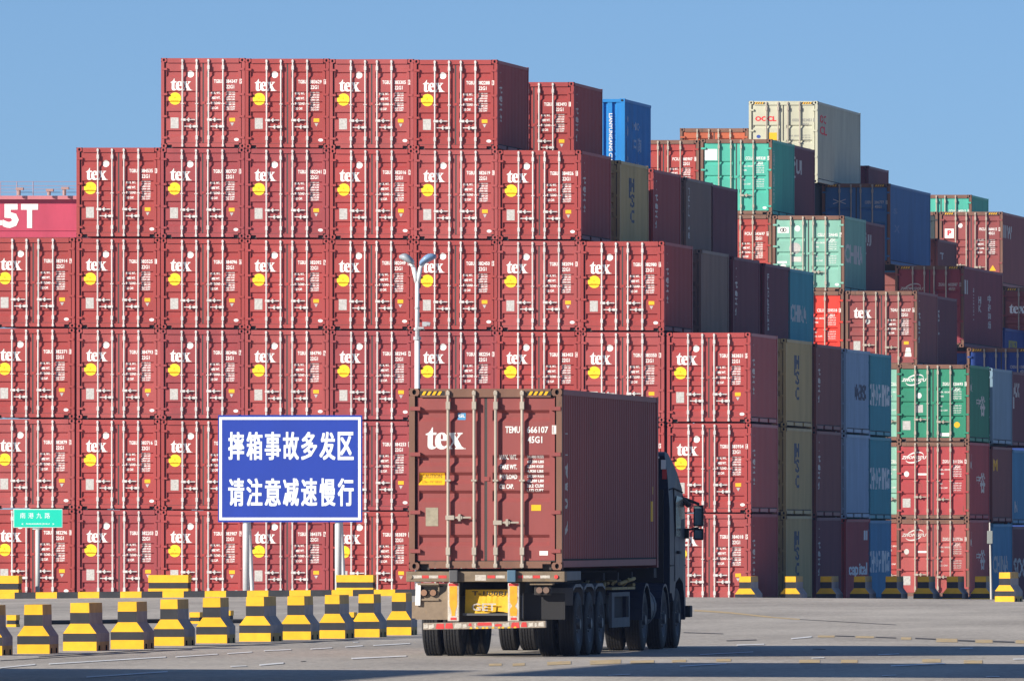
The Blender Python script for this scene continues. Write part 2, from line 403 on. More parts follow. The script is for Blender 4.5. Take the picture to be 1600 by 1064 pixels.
# ---- stickers and lettering on doors (u from the left edge, z from the bottom)
def uz(u): return u - HW
@cached
def decal(kind, style, H):
    mb = MB()
    if kind == 'texlogo': put_text(mb, '', uz(.27), uz(.90), 1.67, 2.02, g=TEXGL)
    elif kind == 'texlogo_hc': put_text(mb, '', uz(.26), uz(.895), 1.925, 2.276, g=TEXGL)
    elif kind == 'disc':
        mb.disc(uz(.39), 0, 1.437, .178, .178, 28)
    elif kind == 'discmark':
        mb.face([(uz(.35), 0, 1.44), (uz(.43), 0, 1.44), (uz(.39), 0, 1.52)]); put_text(mb, 'SUPER HEAVY', uz(.28), uz(.50), 1.37, 1.40)
    elif kind == 'round': mb.disc(uz(.845), 0, 2.147, .095, .10, 20)
    elif kind == 'oval': mb.disc(uz(2.185), 0, .245, .07, .045, 16)
    elif kind == 'plate': mb.rect(uz(.27), uz(.50), .57, .885)
    elif kind == 'tagy': mb.rect(uz(1.98), uz(2.145), .77, .875)
    elif kind == 'tri': mb.face([(uz(2.06), 0, .635), (uz(2.115), 0, .735), (uz(2.005), 0, .735)])
    elif kind in ('weights', 'weights_hc'):
        b = 0.0 if kind == 'weights' else .262
        for k, s in enumerate(('MAX. WT.', 'TARE WT.', 'PAYLOAD', 'CU. CAP.')):
            z = (1.565 if not b else 1.762) - k * (.147 if not b else .156)
            put_text(mb, s, uz(1.435), uz(1.435 + .28 * (1 if k < 3 else .82)), z, z + (.075 if not b else .078), bold=.04)
        for k, s in enumerate(('30,480 KGS', '67,200 LBS', '2,230 KGS', '4,920 LBS', '28,250 KGS', '62,280 LBS', '33.2 CUM', '1,172 CUFT')):
            z = (1.60 if not b else 1.775) - k * (.0725 if not b else .0765)
            put_text(mb, s, uz(1.875), uz(2.14), z, z + .054, bold=.04)
    elif kind == 'weights_thin':
        for k, (s, z) in enumerate((('MAX. GROSS', 1.64), ('TARE', 1.50), ('NET', 1.17), ('CU. CAP.', 1.03))):
            put_text(mb, s, uz(1.43), uz(1.43 + .036 * len(s)), z, z + .055)
        for k, (s, z) in enumerate((('30,480 KG', 1.66), ('67,200 LB', 1.58), ('2,250 KG', 1.50), ('4,960 LB', 1.43), ('28,230 KG', 1.19), ('62,240 LB', 1.11), ('33.2 CU.M.', 1.03), ('1,173 CU.FT.', .95))):
            put_text(mb, s, uz(1.88), uz(2.17), z, z + .045)
    elif kind == 'zhonggu':
        put_text(mb, 'ZHONGGU', uz(.16), uz(1.0), 2.02, 2.13, bold=.03, shear=.35)
    elif kind == 'swoosh':
        pts = []; n = 26
        for a0, a1, r0 in ((0.02, 1.05, 1), (1.08, 1.98, -1)):
            o_, i_ = [], []
            for k in range(n + 1):
                t = math.pi * (a0 + (a1 - a0) * k / n); th = .020 * math.sin(math.pi * k / n) + .002
                c_, s_ = math.cos(t), math.sin(t)
                o_.append((uz(.60) + (.29 + th) * c_ + .06 * s_, 0, 2.075 + (.17 + th) * s_ + .04 * c_)); i_.append((uz(.60) + (.29 - th) * c_ + .06 * s_, 0, 2.075 + (.17 - th) * s_ + .04 * c_))
            for k in range(n): mb.face([o_[k], o_[k + 1], i_[k + 1], i_[k]])
    elif kind == 'oocl': put_text(mb, 'OOCL', uz(.22), uz(.97), 2.18, 2.36, bold=.045)
    elif kind == 'star':
        for k in range(3):
            t = math.pi * k / 3 + .52; c_, s_ = math.cos(t), math.sin(t)
            mb.face([(uz(.62) + .26 * c_ - .012 * s_, 0, 2.25 + .16 * s_ + .012 * c_), (uz(.62) + .26 * c_ + .012 * s_, 0, 2.25 + .16 * s_ - .012 * c_), (uz(.62) - .26 * c_ + .012 * s_, 0, 2.25 - .16 * s_ - .012 * c_), (uz(.62) - .26 * c_ - .012 * s_, 0, 2.25 - .16 * s_ + .012 * c_)])
    elif kind == 'square': mb.rect(uz(.14), uz(.56), 1.87, 2.25)
    elif kind == 'badge': mb.rect(uz(.17), uz(.55), 2.0, 2.2)
    elif kind == 'badgemark':
        for r0, cx in ((.07, .32), (.07, .40)):
            for k in range(14):
                a, b = 2 * math.pi * k / 14, 2 * math.pi * (k + 1) / 14
                mb.face([(uz(cx) + r0 * math.cos(a), 0, 2.1 + r0 * math.sin(a)), (uz(cx) + r0 * math.cos(b), 0, 2.1 + r0 * math.sin(b)), (uz(cx) + .045 * math.cos(b), 0, 2.1 + .045 * math.sin(b)), (uz(cx) + .045 * math.cos(a), 0, 2.1 + .045 * math.sin(a))])
    elif kind == 'psquare': mb.rect(uz(.20), uz(.55), 1.88, 2.24)
    elif kind == 'pmark': put_text(mb, 'P', uz(.30), uz(.46), 1.98, 2.18, bold=.05)
    elif kind == 'ytri': mb.face([(uz(1.92), 0, .62), (uz(2.18), 0, .62), (uz(2.05), 0, .84)])
    elif kind == 'dot2': mb.disc(uz(.80), 0, 2.36, .085, .09, 16)
    elif kind == 'dot3': mb.disc(uz(.75), 0, 1.55, .085, .095, 16)
    elif kind == 'dotlow': mb.disc(uz(.33), 0, 1.52, .085, .095, 16)
    elif kind == 'bar': mb.rect(uz(.70), uz(1.0), 1.48, 1.545)
    elif kind == 'bar2':
        mb.rect(uz(.16), uz(.48), .97, 1.04); mb.disc(uz(.36), 0, .86, .10, .085, 16)
    elif kind == 'ring': mb.disc(uz(.76), 0, 1.48, .20, .19, 20)
    elif kind == 'patch': mb.rect(uz(.62), uz(.98), 1.02, 1.19)
    elif kind == 'sq2': mb.rect(uz(.62), uz(.88), .98, 1.24)
    elif kind == 'sq3': mb.rect(uz(.20), uz(.46), .40, .70)
    elif kind == 'ydot': mb.disc(uz(2.02), 0, .57, .10, .10, 14)
    elif kind == 'wlabel': mb.rect(uz(1.45), uz(1.76), .19, .30)
    elif kind == 'ysquare': mb.rect(uz(.70), uz(.99), 1.50, 1.78)
    elif kind == 'bluedot': mb.disc(uz(.34), 0, 1.64, .075, .06, 14)
    elif kind == 'flask': mb.face([(uz(2.0), 0, .36), (uz(2.24), 0, .36), (uz(2.20), 0, .66), (uz(2.06), 0, .66)])
    elif kind == 'hazard':
        for x0 in (.20, 1.90):
            for k in range(4):
                a = uz(x0 + k * .082); mb.face([(a, 0, H - .105), (a + .045, 0, H - .105), (a + .08, 0, H - .045), (a + .035, 0, H - .045)])
        me = mb.mesh('hazard'); 
        for v in me.vertices: v.co.y = 0.001
        return me
    elif kind == 'hazardblack':
        for x0 in (.17, 1.87): mb.rect(uz(x0), uz(x0 + .40), H - .11, H - .04, 0.004)
        return mb.mesh('hazard_black')
    elif kind == 'caution': mb.rect(uz(.15), uz(.562), 1.355, 1.55)
    elif kind == 'cautiontext':
        put_text(mb, 'CAUTION', uz(.20), uz(.51), 1.465, 1.53, bold=.01); put_text(mb, '2.9m - 9\'6" HIGH', uz(.20), uz(.51), 1.385, 1.43, bold=.01)
    elif kind == 'gl': mb.rect(uz(.765), uz(.893), 2.395, 2.506)
    elif kind == 'gltext': put_text(mb, 'GL', uz(.775), uz(.884), 2.435, 2.487, bold=.03)
    elif kind == 'plate_hc': mb.rect(uz(.26), uz(.458), .70, .995)
    elif kind == 'tagy_hc': mb.rect(uz(1.945), uz(2.10), .945, 1.04)
    elif kind == 'wtag_hc': mb.rect(uz(2.075), uz(2.21), .232, .302)
    return conform(mb, kind, style, H, 0.004 if kind not in ('discmark', 'badgemark', 'pmark', 'cautiontext', 'gltext') else 0.007)
def serial_mesh(text, code, style, H, z=1.885, h=.108):
    mb = MB(); a, b, c_ = text.split()
    put_text(mb, a, uz(1.53), uz(1.765), z, z + h, bold=.025); put_text(mb, b, uz(1.875), uz(2.215), z, z + h, bold=.025)
    put_text(mb, c_, uz(2.30), uz(2.345), z, z + h, bold=.03)
    x0, x1, t = uz(2.275), uz(2.372), .012
    for q in ((x0, x1, z - .015, z - .015 + t), (x0, x1, z + h + .003, z + h + .003 + t), (x0, x0 + t, z - .003, z + h + .003), (x1 - t, x1, z - .003, z + h + .003)): mb.rect(*q)
    put_text(mb, code, uz(1.885), uz(2.12), z - .16, z - .05, bold=.025)
    return conform(mb, 'serial', style, H)

def side_mesh(L, items):
    """lettering on the right-hand side wall: painted on the crests and in the pressings"""
    mb = MB()
    for it in items:
        s, a, b, z0, z1 = it[:5]; vert = len(it) > 5 and it[5] == 'v'
        if not vert: put_text(mb, s, a, b, z0, z1, bold=.03)
        else:
            n = len(s); hh = (z1 - z0) / n
            for k, ch in enumerate(s):
                if ch == ' ': continue
                if ch in ',.-': put_text(mb, 'I', a, b, z1 - (k + .5) * hh, z1 - (k + .3) * hh)
                else: put_text(mb, ch, a, b, z1 - (k + 1) * hh + hh * .12, z1 - k * hh, bold=.03)
    me = mb.mesh('side_lettering')
    y0, y1 = 0.14, L - 0.14; n = max(4, round((y1 - y0) / 0.278)); pit = (y1 - y0) / n
    pr = []
    for k in range(n):
        a = y0 + k * pit; pr += [(a, XC), (a + pit * .26, XC), (a + pit * .5, XV), (a + pit * .76, XV)]
    pr.append((y1, XC))
    bm = bmesh.new(); bm.from_mesh(me); lo = min(v.co.x for v in bm.verts); hi = max(v.co.x for v in bm.verts)
    for (a, _) in pr:
        if lo < a < hi: bmesh.ops.bisect_plane(bm, geom=bm.verts[:] + bm.edges[:] + bm.faces[:], plane_co=(a, 0, 0), plane_no=(1, 0, 0))
    for v in bm.verts:
        yy = v.co.x; v.co.x = interp(pr, yy) + 0.004; v.co.y = yy
    bm.to_mesh(me); bm.free(); return me

USED = set()
def newserial(prefix):
    while True:
        n = random.randint(382000, 384999) if prefix == 'TGBU' else random.randint(100000, 999999)
        if n not in USED: USED.add(n); return '%s %d %d' % (prefix, n, random.randint(0, 9))

RODX = (.625, 1.04, 1.384, 1.806)
def container(X, Y, Z, label, group=None, L=6.058, H=2.591, kind='tex', color='tex', full=True, side=None, sidemat=None, rz=0.0, flip=False, old=False, marks=None, name='shipping_container'):
    """a container whose door end faces the camera: (X, Y, Z) is the middle of the bottom edge of the door end"""
    root = empty(name, (X, Y, Z), rz, label, 'container', group)
    pm = PAL[color]; fm = M_old if old else pm
    off = (0, 0, 0); tr = None
    if flip: off = (0, L, 0); tr = (0, 0, math.pi)
    obj('body', body_mesh(L, H), [pm, M_holeshade, M_wood], root, off, tr)
    if side:
        o = obj('side_lettering', side_mesh(L, side), sidemat or M_white2, root)
    if flip: return root
    fr = obj('door_frame', frame_mesh(H), [fm, M_gasket], root)
    cm = casting_mesh()
    for sx in (-1, 1):
        for z in (0, H - .118):
            c_ = obj('corner_casting', cm, [M_old if old else pm, M_holeshade], fr, (-HW - .002, 0, z) if sx < 0 else (HW + .002 - .165, 0, z))
    style = 'tex' if kind in ('tex', 'texhc', 'phc', 'plain') else 'thin'
    rodm = M_galv if not old and kind == 'tex' else M_rodold
    doors = []
    for sd in (-1, 1):
        d = obj('door', door_mesh(style, H, sd), [pm, M_gasket], root); doors.append(d)
        if not full: continue
        for u in (RODX[:2] if sd < 0 else RODX[2:]):
            obj('locking_rod', rod_mesh(H, .024), rodm, d, (uz(u), 0, 0))
        ua, ub = (RODX[:2] if sd < 0 else RODX[2:])
        zz = .80 if H < 2.7 else .885
        if kind == 'tex':
            obj('handle', handle_mesh(1, .37), rodm, d, (uz(ua), 0, zz + .02)); obj('handle', handle_mesh(-1, .36), rodm, d, (uz(ub), 0, zz - .175))
        else:
            obj('handle', handle_mesh(1, .37), rodm, d, (uz(ua), 0, zz - .13 if sd > 0 else zz - .05))
    if not full: return root
    D = lambda nm, k, m, p, lb=None: obj(nm, decal(k, style, H), m, p, label=lb)
    dl, dr = doors
    wm = M_white
    if kind == 'tex':
        D('logo', 'texlogo', M_white, dl); s_ = D('warning_sticker', 'disc', M_yel, dl); obj('warning_mark', decal('discmark', style, H), M_amber, s_)
        D('round_sticker', 'round', M_white, dl); D('data_plate', 'plate', M_plate, dl); D('oval_sticker', 'oval', M_white, dr)
        D('yellow_tag', 'tagy', M_amber, dr); D('triangle_sticker', 'tri', M_plate, dr); D('weight_lettering', 'weights', M_white, dr)
        obj('serial_lettering', serial_mesh(newserial('TGBU'), '22G1', style, H), M_white, dr)
    elif kind == 'texbay':      # same maker, seen over its neighbours
        pass
    mk = marks or []
    for (nm, k, m) in mk:
        par = dl if k not in ('weights', 'weights_thin', 'ytri', 'ydot', 'wlabel', 'flask', 'oval', 'tagy', 'weights_hc') else dr
        if k in ('hazard', 'hazardblack'): par = fr
        D(nm, k, m, par)
    return root

def serial_on(root, text, code, style, H, m=None, z=1.885):
    door = [c_ for c_ in root.children if c_.name.startswith('door') and not c_.name.startswith('door_frame')][-1]
    obj('serial_lettering', serial_mesh(text, code, style, H, z), m or M_white2, door)

# ------------------------------------------------------------------ ground
CREST = [(-80, .05), (-65.3, .086), (-53.9, .176), (-45.6, .128), (-36.7, .060), (-20, .02)]
def crest(X):
    if X <= CREST[0][0]: return CREST[0][1]
    for (a, b), (c_, d) in zip(CREST, CREST[1:]):
        if X <= c_: return b + (d - b) * (X - a) / (c_ - a)
    return CREST[-1][1]
def yard(X, Y):
    t = min(max((X + 66) / 22, 0), 1.2)
    return -.10 - .10 * t - .0035 * max(0, min(Y, 460) - 344)
YC = 332.0
def gz(X, Y):
    base = -.004 * (X + 29.6)
    if Y >= YC: 
        t = min((Y - YC) / 4.0, 1); return crest(X) + (yard(X, Y) - crest(X)) * t
    t = min(max((Y - 245) / (YC - 245), 0), 1); t = t * t * (3 - 2 * t)
    base = max(min(base, .12), -.12)
    return base + (crest(X) - base) * t
def on_ground(px, py):
    Y = 200.0
    for _ in range(40):
        X = (px - CX) * Y / F; Y = .5 * Y + .5 * F * (CAMZ - gz(X, Y)) / (py - CY)
    return Vector(((px - CX) * Y / F, Y, gz((px - CX) * Y / F, Y)))

def ground_mat():
    m = bpy.data.materials.new('concrete_pavement'); m.use_nodes = True; n = m.node_tree; b = n.nodes['Principled BSDF']
    b.inputs['Roughness'].default_value = 0.85; b.inputs['Specular IOR Level'].default_value = 0.25
    g = n.nodes.new('ShaderNodeNewGeometry')
    def noise(sc, scale, det=6, rough=.6):
        mp_ = n.nodes.new('ShaderNodeMapping'); mp_.inputs['Scale'].default_value = sc
        n.links.new(g.outputs['Position'], mp_.inputs['Vector'])
        no = n.nodes.new('ShaderNodeTexNoise'); no.inputs['Scale'].default_value = scale; no.inputs['Detail'].default_value = det; no.inputs['Roughness'].default_value = rough
        n.links.new(mp_.outputs['Vector'], no.inputs['Vector']); return no.outputs['Fac']
    big = noise((.25, .06, 1), 1.0, 4); fine = noise((4, 1.1, 1), 1.9, 9, .82)
    rp = n.nodes.new('ShaderNodeValToRGB'); e = rp.color_ramp.elements
    e[0].position = .40; e[0].color = (.30, .268, .232, 1); e[1].position = .60; e[1].color = (.60, .55, .48, 1)
    mx = n.nodes.new('ShaderNodeMath'); mx.operation = 'MULTIPLY_ADD'; mx.inputs[1].default_value = .68; 
    m2 = n.nodes.new('ShaderNodeMath'); m2.operation = 'MULTIPLY'; m2.inputs[1].default_value = .32
    n.links.new(big, m2.inputs[0]); n.links.new(fine, mx.inputs[0]); n.links.new(m2.outputs[0], mx.inputs[2]); n.links.new(mx.outputs[0], rp.inputs['Fac'])
    # dark oil and tyre streaks running along the lanes
    st = noise((.35, 2.2, 1), 1.0, 7, .7)
    mr = n.nodes.new('ShaderNodeMapRange'); mr.inputs['From Min'].default_value = .56; mr.inputs['From Max'].default_value = .68; mr.inputs['To Max'].default_value = .6
    n.links.new(st, mr.inputs['Value'])
    mix = n.nodes.new('ShaderNodeMix'); mix.data_type = 'RGBA'; mix.inputs['B'].default_value = (.12, .112, .108, 1)
    n.links.new(mr.outputs['Result'], mix.inputs['Factor']); n.links.new(rp.outputs['Color'], mix.inputs['A'])
    n.links.new(mix.outputs['Result'], b.inputs['Base Color'])
    bp = n.nodes.new('ShaderNodeBump'); bp.inputs['Strength'].default_value = .35; bp.inputs['Distance'].default_value = .03
    n.links.new(fine, bp.inputs['Height']); n.links.new(bp.outputs['Normal'], b.inputs['Normal'])
    return m
M_ground = ground_mat()
xs = [-600, -400, -200, -120] + [-100 + 2.5 * k for k in range(45)] + [40, 120, 300, 600]
ys = [-100, 0, 60, 100] + [120 + 5 * k for k in range(25)] + [245 + 4 * k for k in range(22)] + [332, 333, 334, 335, 336, 338, 342] + [350 + 15 * k for k in range(8)] + [500, 700, 1100, 1500]
ys = sorted(set(ys))
mb = MB()
for Y in ys:
    for X in xs: mb.v.append((X, Y, gz(X, Y)))
nx = len(xs)
for j in range(len(ys) - 1):
    for i in range(nx - 1):
        mb.f.append((j * nx + i, j * nx + i + 1, (j + 1) * nx + i + 1, (j + 1) * nx + i)); mb.m.append(0)
o = obj('ground', smooth(mb.mesh('ground')), M_ground); o['kind'] = 'structure'

M_mark = mat('road_paint_white', (.80, .80, .79), .7, var=.2, rust=.45, scale=(3, .6, 1), dirt=(.42, .40, .38))
M_marky = mat('road_paint_yellow', (.58, .42, .20), .8, var=.25, rust=.62, scale=(5, .8, 1), dirt=(.42, .39, .35))
M_seam = mat('tar_joint', (.05, .048, .05), .8, var=.2)
def strips(name, segs, m):
    mb = MB()
    for (x0, y0, x1, y1, th) in segs:
        n = 6
        for k in range(n):
            a, b = k / n, (k + 1) / n
            q = []
            for (t, d) in ((a, th / 2), (b, th / 2), (b, -th / 2), (a, -th / 2)):
                p = on_ground(x0 + (x1 - x0) * t, y0 + (y1 - y0) * t + d); q.append((p.x, p.y, p.z + .005 + (.004 if m is M_mark else 0)))
            mb.face(q)
    o = obj(name, mb.mesh(name), m); o['kind'] = 'structure'
strips('road_markings', [
    (0, 1043.6, 55, 1038.3, 1.6), (76, 1037.7, 259, 1026.6, 1.5), (274, 1026.6, 340, 1022.2, 1.4), (355, 1021.3, 394, 1018.8, 1.4), (412, 1017, 455, 1015, 1.4), (485, 1014.3, 519, 1012.2, 1.3), (539, 1011, 567, 1009, 1.3), (583, 1008.6, 641, 1005.4, 1.3),
    (549, 1029, 635, 1025, 1.9), (405, 1039.3, 443, 1036, 2.2), (360, 1041.5, 385, 1040.5, 1.4), (135, 1058, 262, 1049.5, 2), (1236, 998, 1268, 995, 1.8), (1151, 1008, 1194, 1006.6, 1.5), (1500, 1014, 1520, 1012.8, 1.5), (1093, 1023, 1177, 1018.5, 1.4), (1372, 1023.4, 1405, 1021.6, 1.5),
    (1062, 1041, 1135, 1037, 1.7), (1392, 1040.6, 1476, 1036.8, 1.9), (1268, 1028.4, 1288, 1027.6, 1.2), (1583, 1030, 1600, 1029.6, 1.8), (560, 1003.3, 552, 1003.6, 1), (950, 1055.5, 985, 1053.5, 1.2), (1378, 1056, 1400, 1055, 1.2), (1540, 1058, 1562, 1057, 1.2)], M_mark)
strips('road_paint_patches', [
    (764, 1038.5, 784, 1038, 3.5), (801, 1038.5, 820, 1037.5, 4), (855, 1036.5, 892, 1035, 5), (922, 1035, 970, 1033.3, 6.5), (985, 1034.5, 1022, 1033.5, 5), (1050, 1033, 1072, 1032, 3.5), (1119, 1031.5, 1142, 1031, 4), (1249, 1033, 1281, 1033, 5), (1314, 1033, 1340, 1033, 5), (1441, 1032, 1470, 1032, 5), (1506, 1034, 1535, 1034, 5),
    (1278, 994, 1304, 994.3, 3), (1337, 995, 1366, 995.3, 3), (1408, 997.2, 1424, 997.5, 4), (1463, 1000, 1496, 1000.5, 5.5), (1524, 1001.6, 1551, 1002, 5), (1587, 1002.5, 1620, 1003, 5), (1085, 953.5, 1140, 957, 2.4), (1140, 957, 1205, 964, 2.2), (1205, 964, 1250, 967.5, 1.6)], M_marky)
strips('pavement_joints', [(1305, 993.2, 1335, 994, 1.3), (1368, 995.3, 1400, 996.5, 1.3), (1430, 997, 1462, 998.5, 1.6), (1497, 1000.5, 1523, 1001.5, 2), (1552, 1002, 1585, 1003, 2), (1068, 988, 1130, 990, .9), (1135, 1001, 1182, 999.5, 1.2), (1250, 967.5, 1400, 976, .6), (1270, 1013.8, 1290, 1014.5, 1), (470, 1033, 478, 1033, .8), (0, 1032, 300, 1014, .8), (300, 1012, 560, 999, .7), (60, 1026, 240, 1015, .9)], M_seam)

# kerb along the container yard on the left
mb = MB(); M_ky, M_kb = M_byel, M_bblk
px = -40.0; k = 0
while px < 1010:
    w_ = 33.0; a, b = px, px + w_
    Xa, Xb = (a - CX) * YC / F, (b - CX) * YC / F
    za, zb = gz(Xa, YC - .2), gz(Xb, YC - .2)
    h = .175; m_ = (k + 1) % 2
    q = [(Xa, YC - .3, za - .05), (Xb, YC - .3, zb - .05), (Xb, YC - .3, zb + h - .02), (Xa, YC - .3, za + h - .02)]
    mb.face(q, m_)
    mb.face([(Xa, YC - .3, za + h - .02), (Xb, YC - .3, zb + h - .02), (Xb, YC - .27, zb + h), (Xa, YC - .27, za + h)], m_)
    mb.face([(Xa, YC - .27, za + h), (Xb, YC - .27, zb + h), (Xb, YC + .1, zb + h), (Xa, YC + .1, za + h)], m_)
    mb.face([(Xb, YC + .1, zb - .3), (Xa, YC + .1, za - .3), (Xa, YC + .1, za + h), (Xb, YC + .1, zb + h)], m_)
    if px + w_ >= 1010: mb.face([(Xb, YC - .3, zb - .05), (Xb, YC + .1, zb - .3), (Xb, YC + .1, zb + h), (Xb, YC - .3, zb + h - .02)], m_)
    px += w_; k += 1
o = obj('kerb', mb.mesh('kerb'), [M_ky, M_kb]); o['kind'] = 'structure'

# ------------------------------------------------------------------ front stack of maroon containers
Y0 = 344.5; HS = 2.613
SC = F / Y0
EDGE = [-15.2, 116.8, 250.5, 382.2, 514.0, 646.0, 777.5, 907.3, 1037.5, 1173.0]     # right edges of the columns start at EDGE[1]
TOPS = [796, 655, 513.5, 372, 230.5, 90]
def ztop(t, pxx, slope=.0062):
    return CAMZ - (TOPS[t - 1] + slope * (pxx - 117) - CY) / SC
NT = [4, 5, 6, 6, 6, 6, 5, 4, 3]
ORD = ['first', 'second', 'third', 'fourth', 'fifth', 'sixth', 'seventh', 'eighth', 'ninth']
SIDETEX = [('-', .70, .86, 2.14, 2.34, 'v'), ('-', .70, .80, 1.92, 2.06, 'v'), ('t', .62, 1.02, 1.66, 1.90), ('e', .62, 1.02, 1.40, 1.60), ('x', .62, 1.02, 1.16, 1.36), ('.', .66, .96, .86, 1.08), ('A', .66, .96, .84, 1.06)]
GW = 'maroon containers of the front wall'
ncol = {t: [c for c in range(9) if NT[c] >= t] for t in range(1, 7)}
for c in range(9):
    for t in range(1, NT[c] + 1):
        re = EDGE[c + 1] + random.uniform(-1, 1) * .6; 
        X = (re - CX) * Y0 / F - HW
        Z = ztop(t, re - 65) - HS
        last = c == ncol[t][-1]
        row = ncol[t]; i = row.index(c)
        pos = ORD[i] + ' from left' if not last else 'rightmost'
        if i == 0: pos = 'leftmost'
        tiername = ['bottom tier', 'second tier up', 'third tier up', 'fourth tier up', 'fifth tier up', 'top tier'][t - 1]
        lab = 'maroon container, %s in the %s of the front wall' % (pos, tiername)
        container(X, Y0 + random.uniform(-.02, .02), Z, lab, GW, L=6.0, H=HS, kind='tex', color=random.choice(('tex', 'tex', 'tex1', 'tex2', 'tex3')), side=SIDETEX if last or c in (5, 6, 7, 8) and t > NT[min(c + 1, 8)] else None)

# ---- bays behind the right-hand end of the wall
BAY = [0, 7.9, 14.9, 22.1, 27.9]
GB = 'containers in the bays behind the front wall'
MSCV = [('MSC', 2.3, 3.1, .75, 2.15, 'v'), ('I', 1.95, 2.2, 1.55, 2.15)]
TXT = {
    'tex': SIDETEX, 'msc': MSCV, 'maersk': [('MAERSK', 2.2, 5.2, 1.05, 1.55)], 'china': [('CHINA SHIPPING', .2, 5.2, .95, 1.65)],
    'capital': [('capital', .7, 5.4, .75, 1.25), ('II', 4.6, 5.5, 1.95, 2.25)], 'code': [('TGHU 48', .6, .9, .7, 2.3, 'v')], 'long': [('FLORENS', .7, 1.1, .5, 2.3, 'v')],
    'caron': [('CARU', .4, 1.6, 1.75, 2.15), ('II', .5, 1.0, 1.2, 1.6)], 'graf': [('CHINA', .5, 4.4, .95, 1.5)]}
def bay(c, t, b, color, label, text=None, tm=None, full=False, dz=0.0, L=5.95, **k):
    Y = Y0 + BAY[b] if b < 5 else Y0 + b
    re = EDGE[c + 1]; X = (re - CX) * Y0 / F - HW
    Z = ztop(t, re - 65) - HS - .006 * (Y - Y0) + dz
    return container(X, Y, Z, label, GB, L=L, H=HS, color=color, kind=k.pop('kind', 'plain'), full=full, side=TXT.get(text), sidemat=tm, **k)
DK = mat('dark_blue_lettering', (.07, .09, .14), .6, var=.4, scale=(6, 6, 6))
WH = M_white2
tn = {1: 'bottom', 2: 'second', 3: 'third'}
for t in (1, 2, 3):
    bay(8, t, 1, 'olive', 'olive green container side with dark upright letters, %s tier right behind the front wall' % tn[t], 'msc', DK)
    bay(8, t, 2, 'brownmaroon' if t == 3 else 'darkmaroon' if t == 1 else 'brownmaroon', 'dull maroon container side between the olive and the %s one, %s tier' % ('faded red' if t == 1 else 'light blue', tn[t]), 'tex', WH)
    if t == 1: bay(8, 1, 3, 'zred', 'faded red container side with white script lettering, standing on the ground', 'capital', M_white)
    else: bay(8, t, 3, 'lightblue', ('light blue container side with bold dark letters, third tier' if t == 3 else 'light blue container side with small dark letters, second tier'), 'maersk' if t == 3 else None, DK)
    bay(8, t, 4, 'skyblue' if t == 1 else 'teal', ['blue container side with big white letters, on the ground', 'dark teal container side with white letters, second tier', 'dark teal container side with white letters, third tier'][t - 1], 'china', M_white, L=5.6)
bay(7, 4, 1, 'greybrown', 'plain grey maroon container side, second of five in the fourth tier', None)
bay(7, 4, 2, 'darkmaroon', 'maroon container side with small white marks, third of five in the fourth tier', 'tex', WH)
bay(7, 4, 3, 'darkmaroon', 'dark purple container side with a white upright line, beside the scraped teal one', 'long', WH)
bay(7, 4, 4, 'teal', 'teal container side with scraped white lettering, end of the fourth tier', 'graf', WH)
bay(6, 5, 1, 'olive', 'olive grey container side with dark upright letters in the fifth tier', 'msc', DK)
bay(6, 5, 2, 'tex', 'maroon container side with white marks, behind the olive one in the fifth tier', 'tex', WH, full=True, kind='plain')
bay(6, 5, 3, 'greybrown', 'grey brown container side with a column of white letters in the fifth tier', 'code', WH)
bay(6, 5, 4, 'darkmaroon', 'plain dark purple container side at the end of the fifth tier', None)
bay(5, 6, 2, 'tex', 'maroon container with its doors half hidden behind the top tier, left of the blue one', 'tex', None, full=True, kind='tex')
bay(5, 6, 25.6, 'blue', 'bright blue container showing its ribbed front end, top of the stack', None, None, flip=True, dz=-.05)
# the blue container's writing
b_ = [o for o in C.objects if o.get('label', '').startswith('bright blue container')][0]
mb = MB(); g = glyphs('LIANYUNGANG CHINA', .02)
put_text(mb, '', 0, 1.75, 0, .11, g=g)
me = mb.mesh('front_lettering')
for v in me.vertices:
    a, z = v.co.x, v.co.z; v.co = (.72 + z, .02, 2.15 - a)
obj('front_lettering', me, M_white, b_)
obj('side_lettering', side_mesh(5.95, [('中海', 1.9, 3.7, .95, 1.5), ('NO', 1.9, 3.3, 1.7, 1.95), ('JK', 2.0, 3.4, .45, .70), ('SL', .5, .8, .6, 2.1, 'v')]), M_white2, b_)

# supports below the blue and the half-hidden container are the tiers already standing in front of them

# ------------------------------------------------------------------ the yard block on the right
GR = 'mixed containers of the right-hand blocks'
def block(rx, ty, Y, color, label, L=5.95, H=2.591, kind='thin', full=True, side=None, sm=None, marks=(), serial=None, code='22G1', sermat=None, old=True):
    X = (rx - CX) * Y / F - HW; Z = CAMZ - (ty - CY) * Y / F - H
    r_ = container(X, Y, Z, label, GR, L=L, H=H, kind=kind, color=color, full=full, side=side, sidemat=sm or WH, old=old and full, marks=list(marks))
    if serial and full: serial_on(r_, serial, code, 'tex' if kind in ('tex', 'texhc', 'phc', 'plain') else 'thin', H, sermat or M_white, 1.885 if H < 2.7 else 2.17)
    return r_
W = M_white
ZM = lambda m: [('logo', 'zhonggu', m), ('logo_swoosh', 'swoosh', m), ('weight_lettering', 'weights_thin', m)]
SM1 = [('II', .5, .9, 1.9, 2.2), ('x', .5, 1.0, 1.7, 1.95), ('中', 2.2, 3.4, 1.2, 1.5), ('谷', 3.4, 4.8, .9, 1.6)]
YZ = 397.0
block(1514.5, 569.5, YZ, 'zgreen', 'dark green container with white slanted lettering, top of the nearest right-hand stack', side=SM1, marks=ZM(W) + [('round_sticker', 'dot3', W), ('square_sticker', 'sq2', M_plate), ('data_plate', 'sq3', M_plate), ('yellow_dot', 'ydot', M_amber), ('white_label', 'wlabel', W)], serial='ZGXU 220693 8')
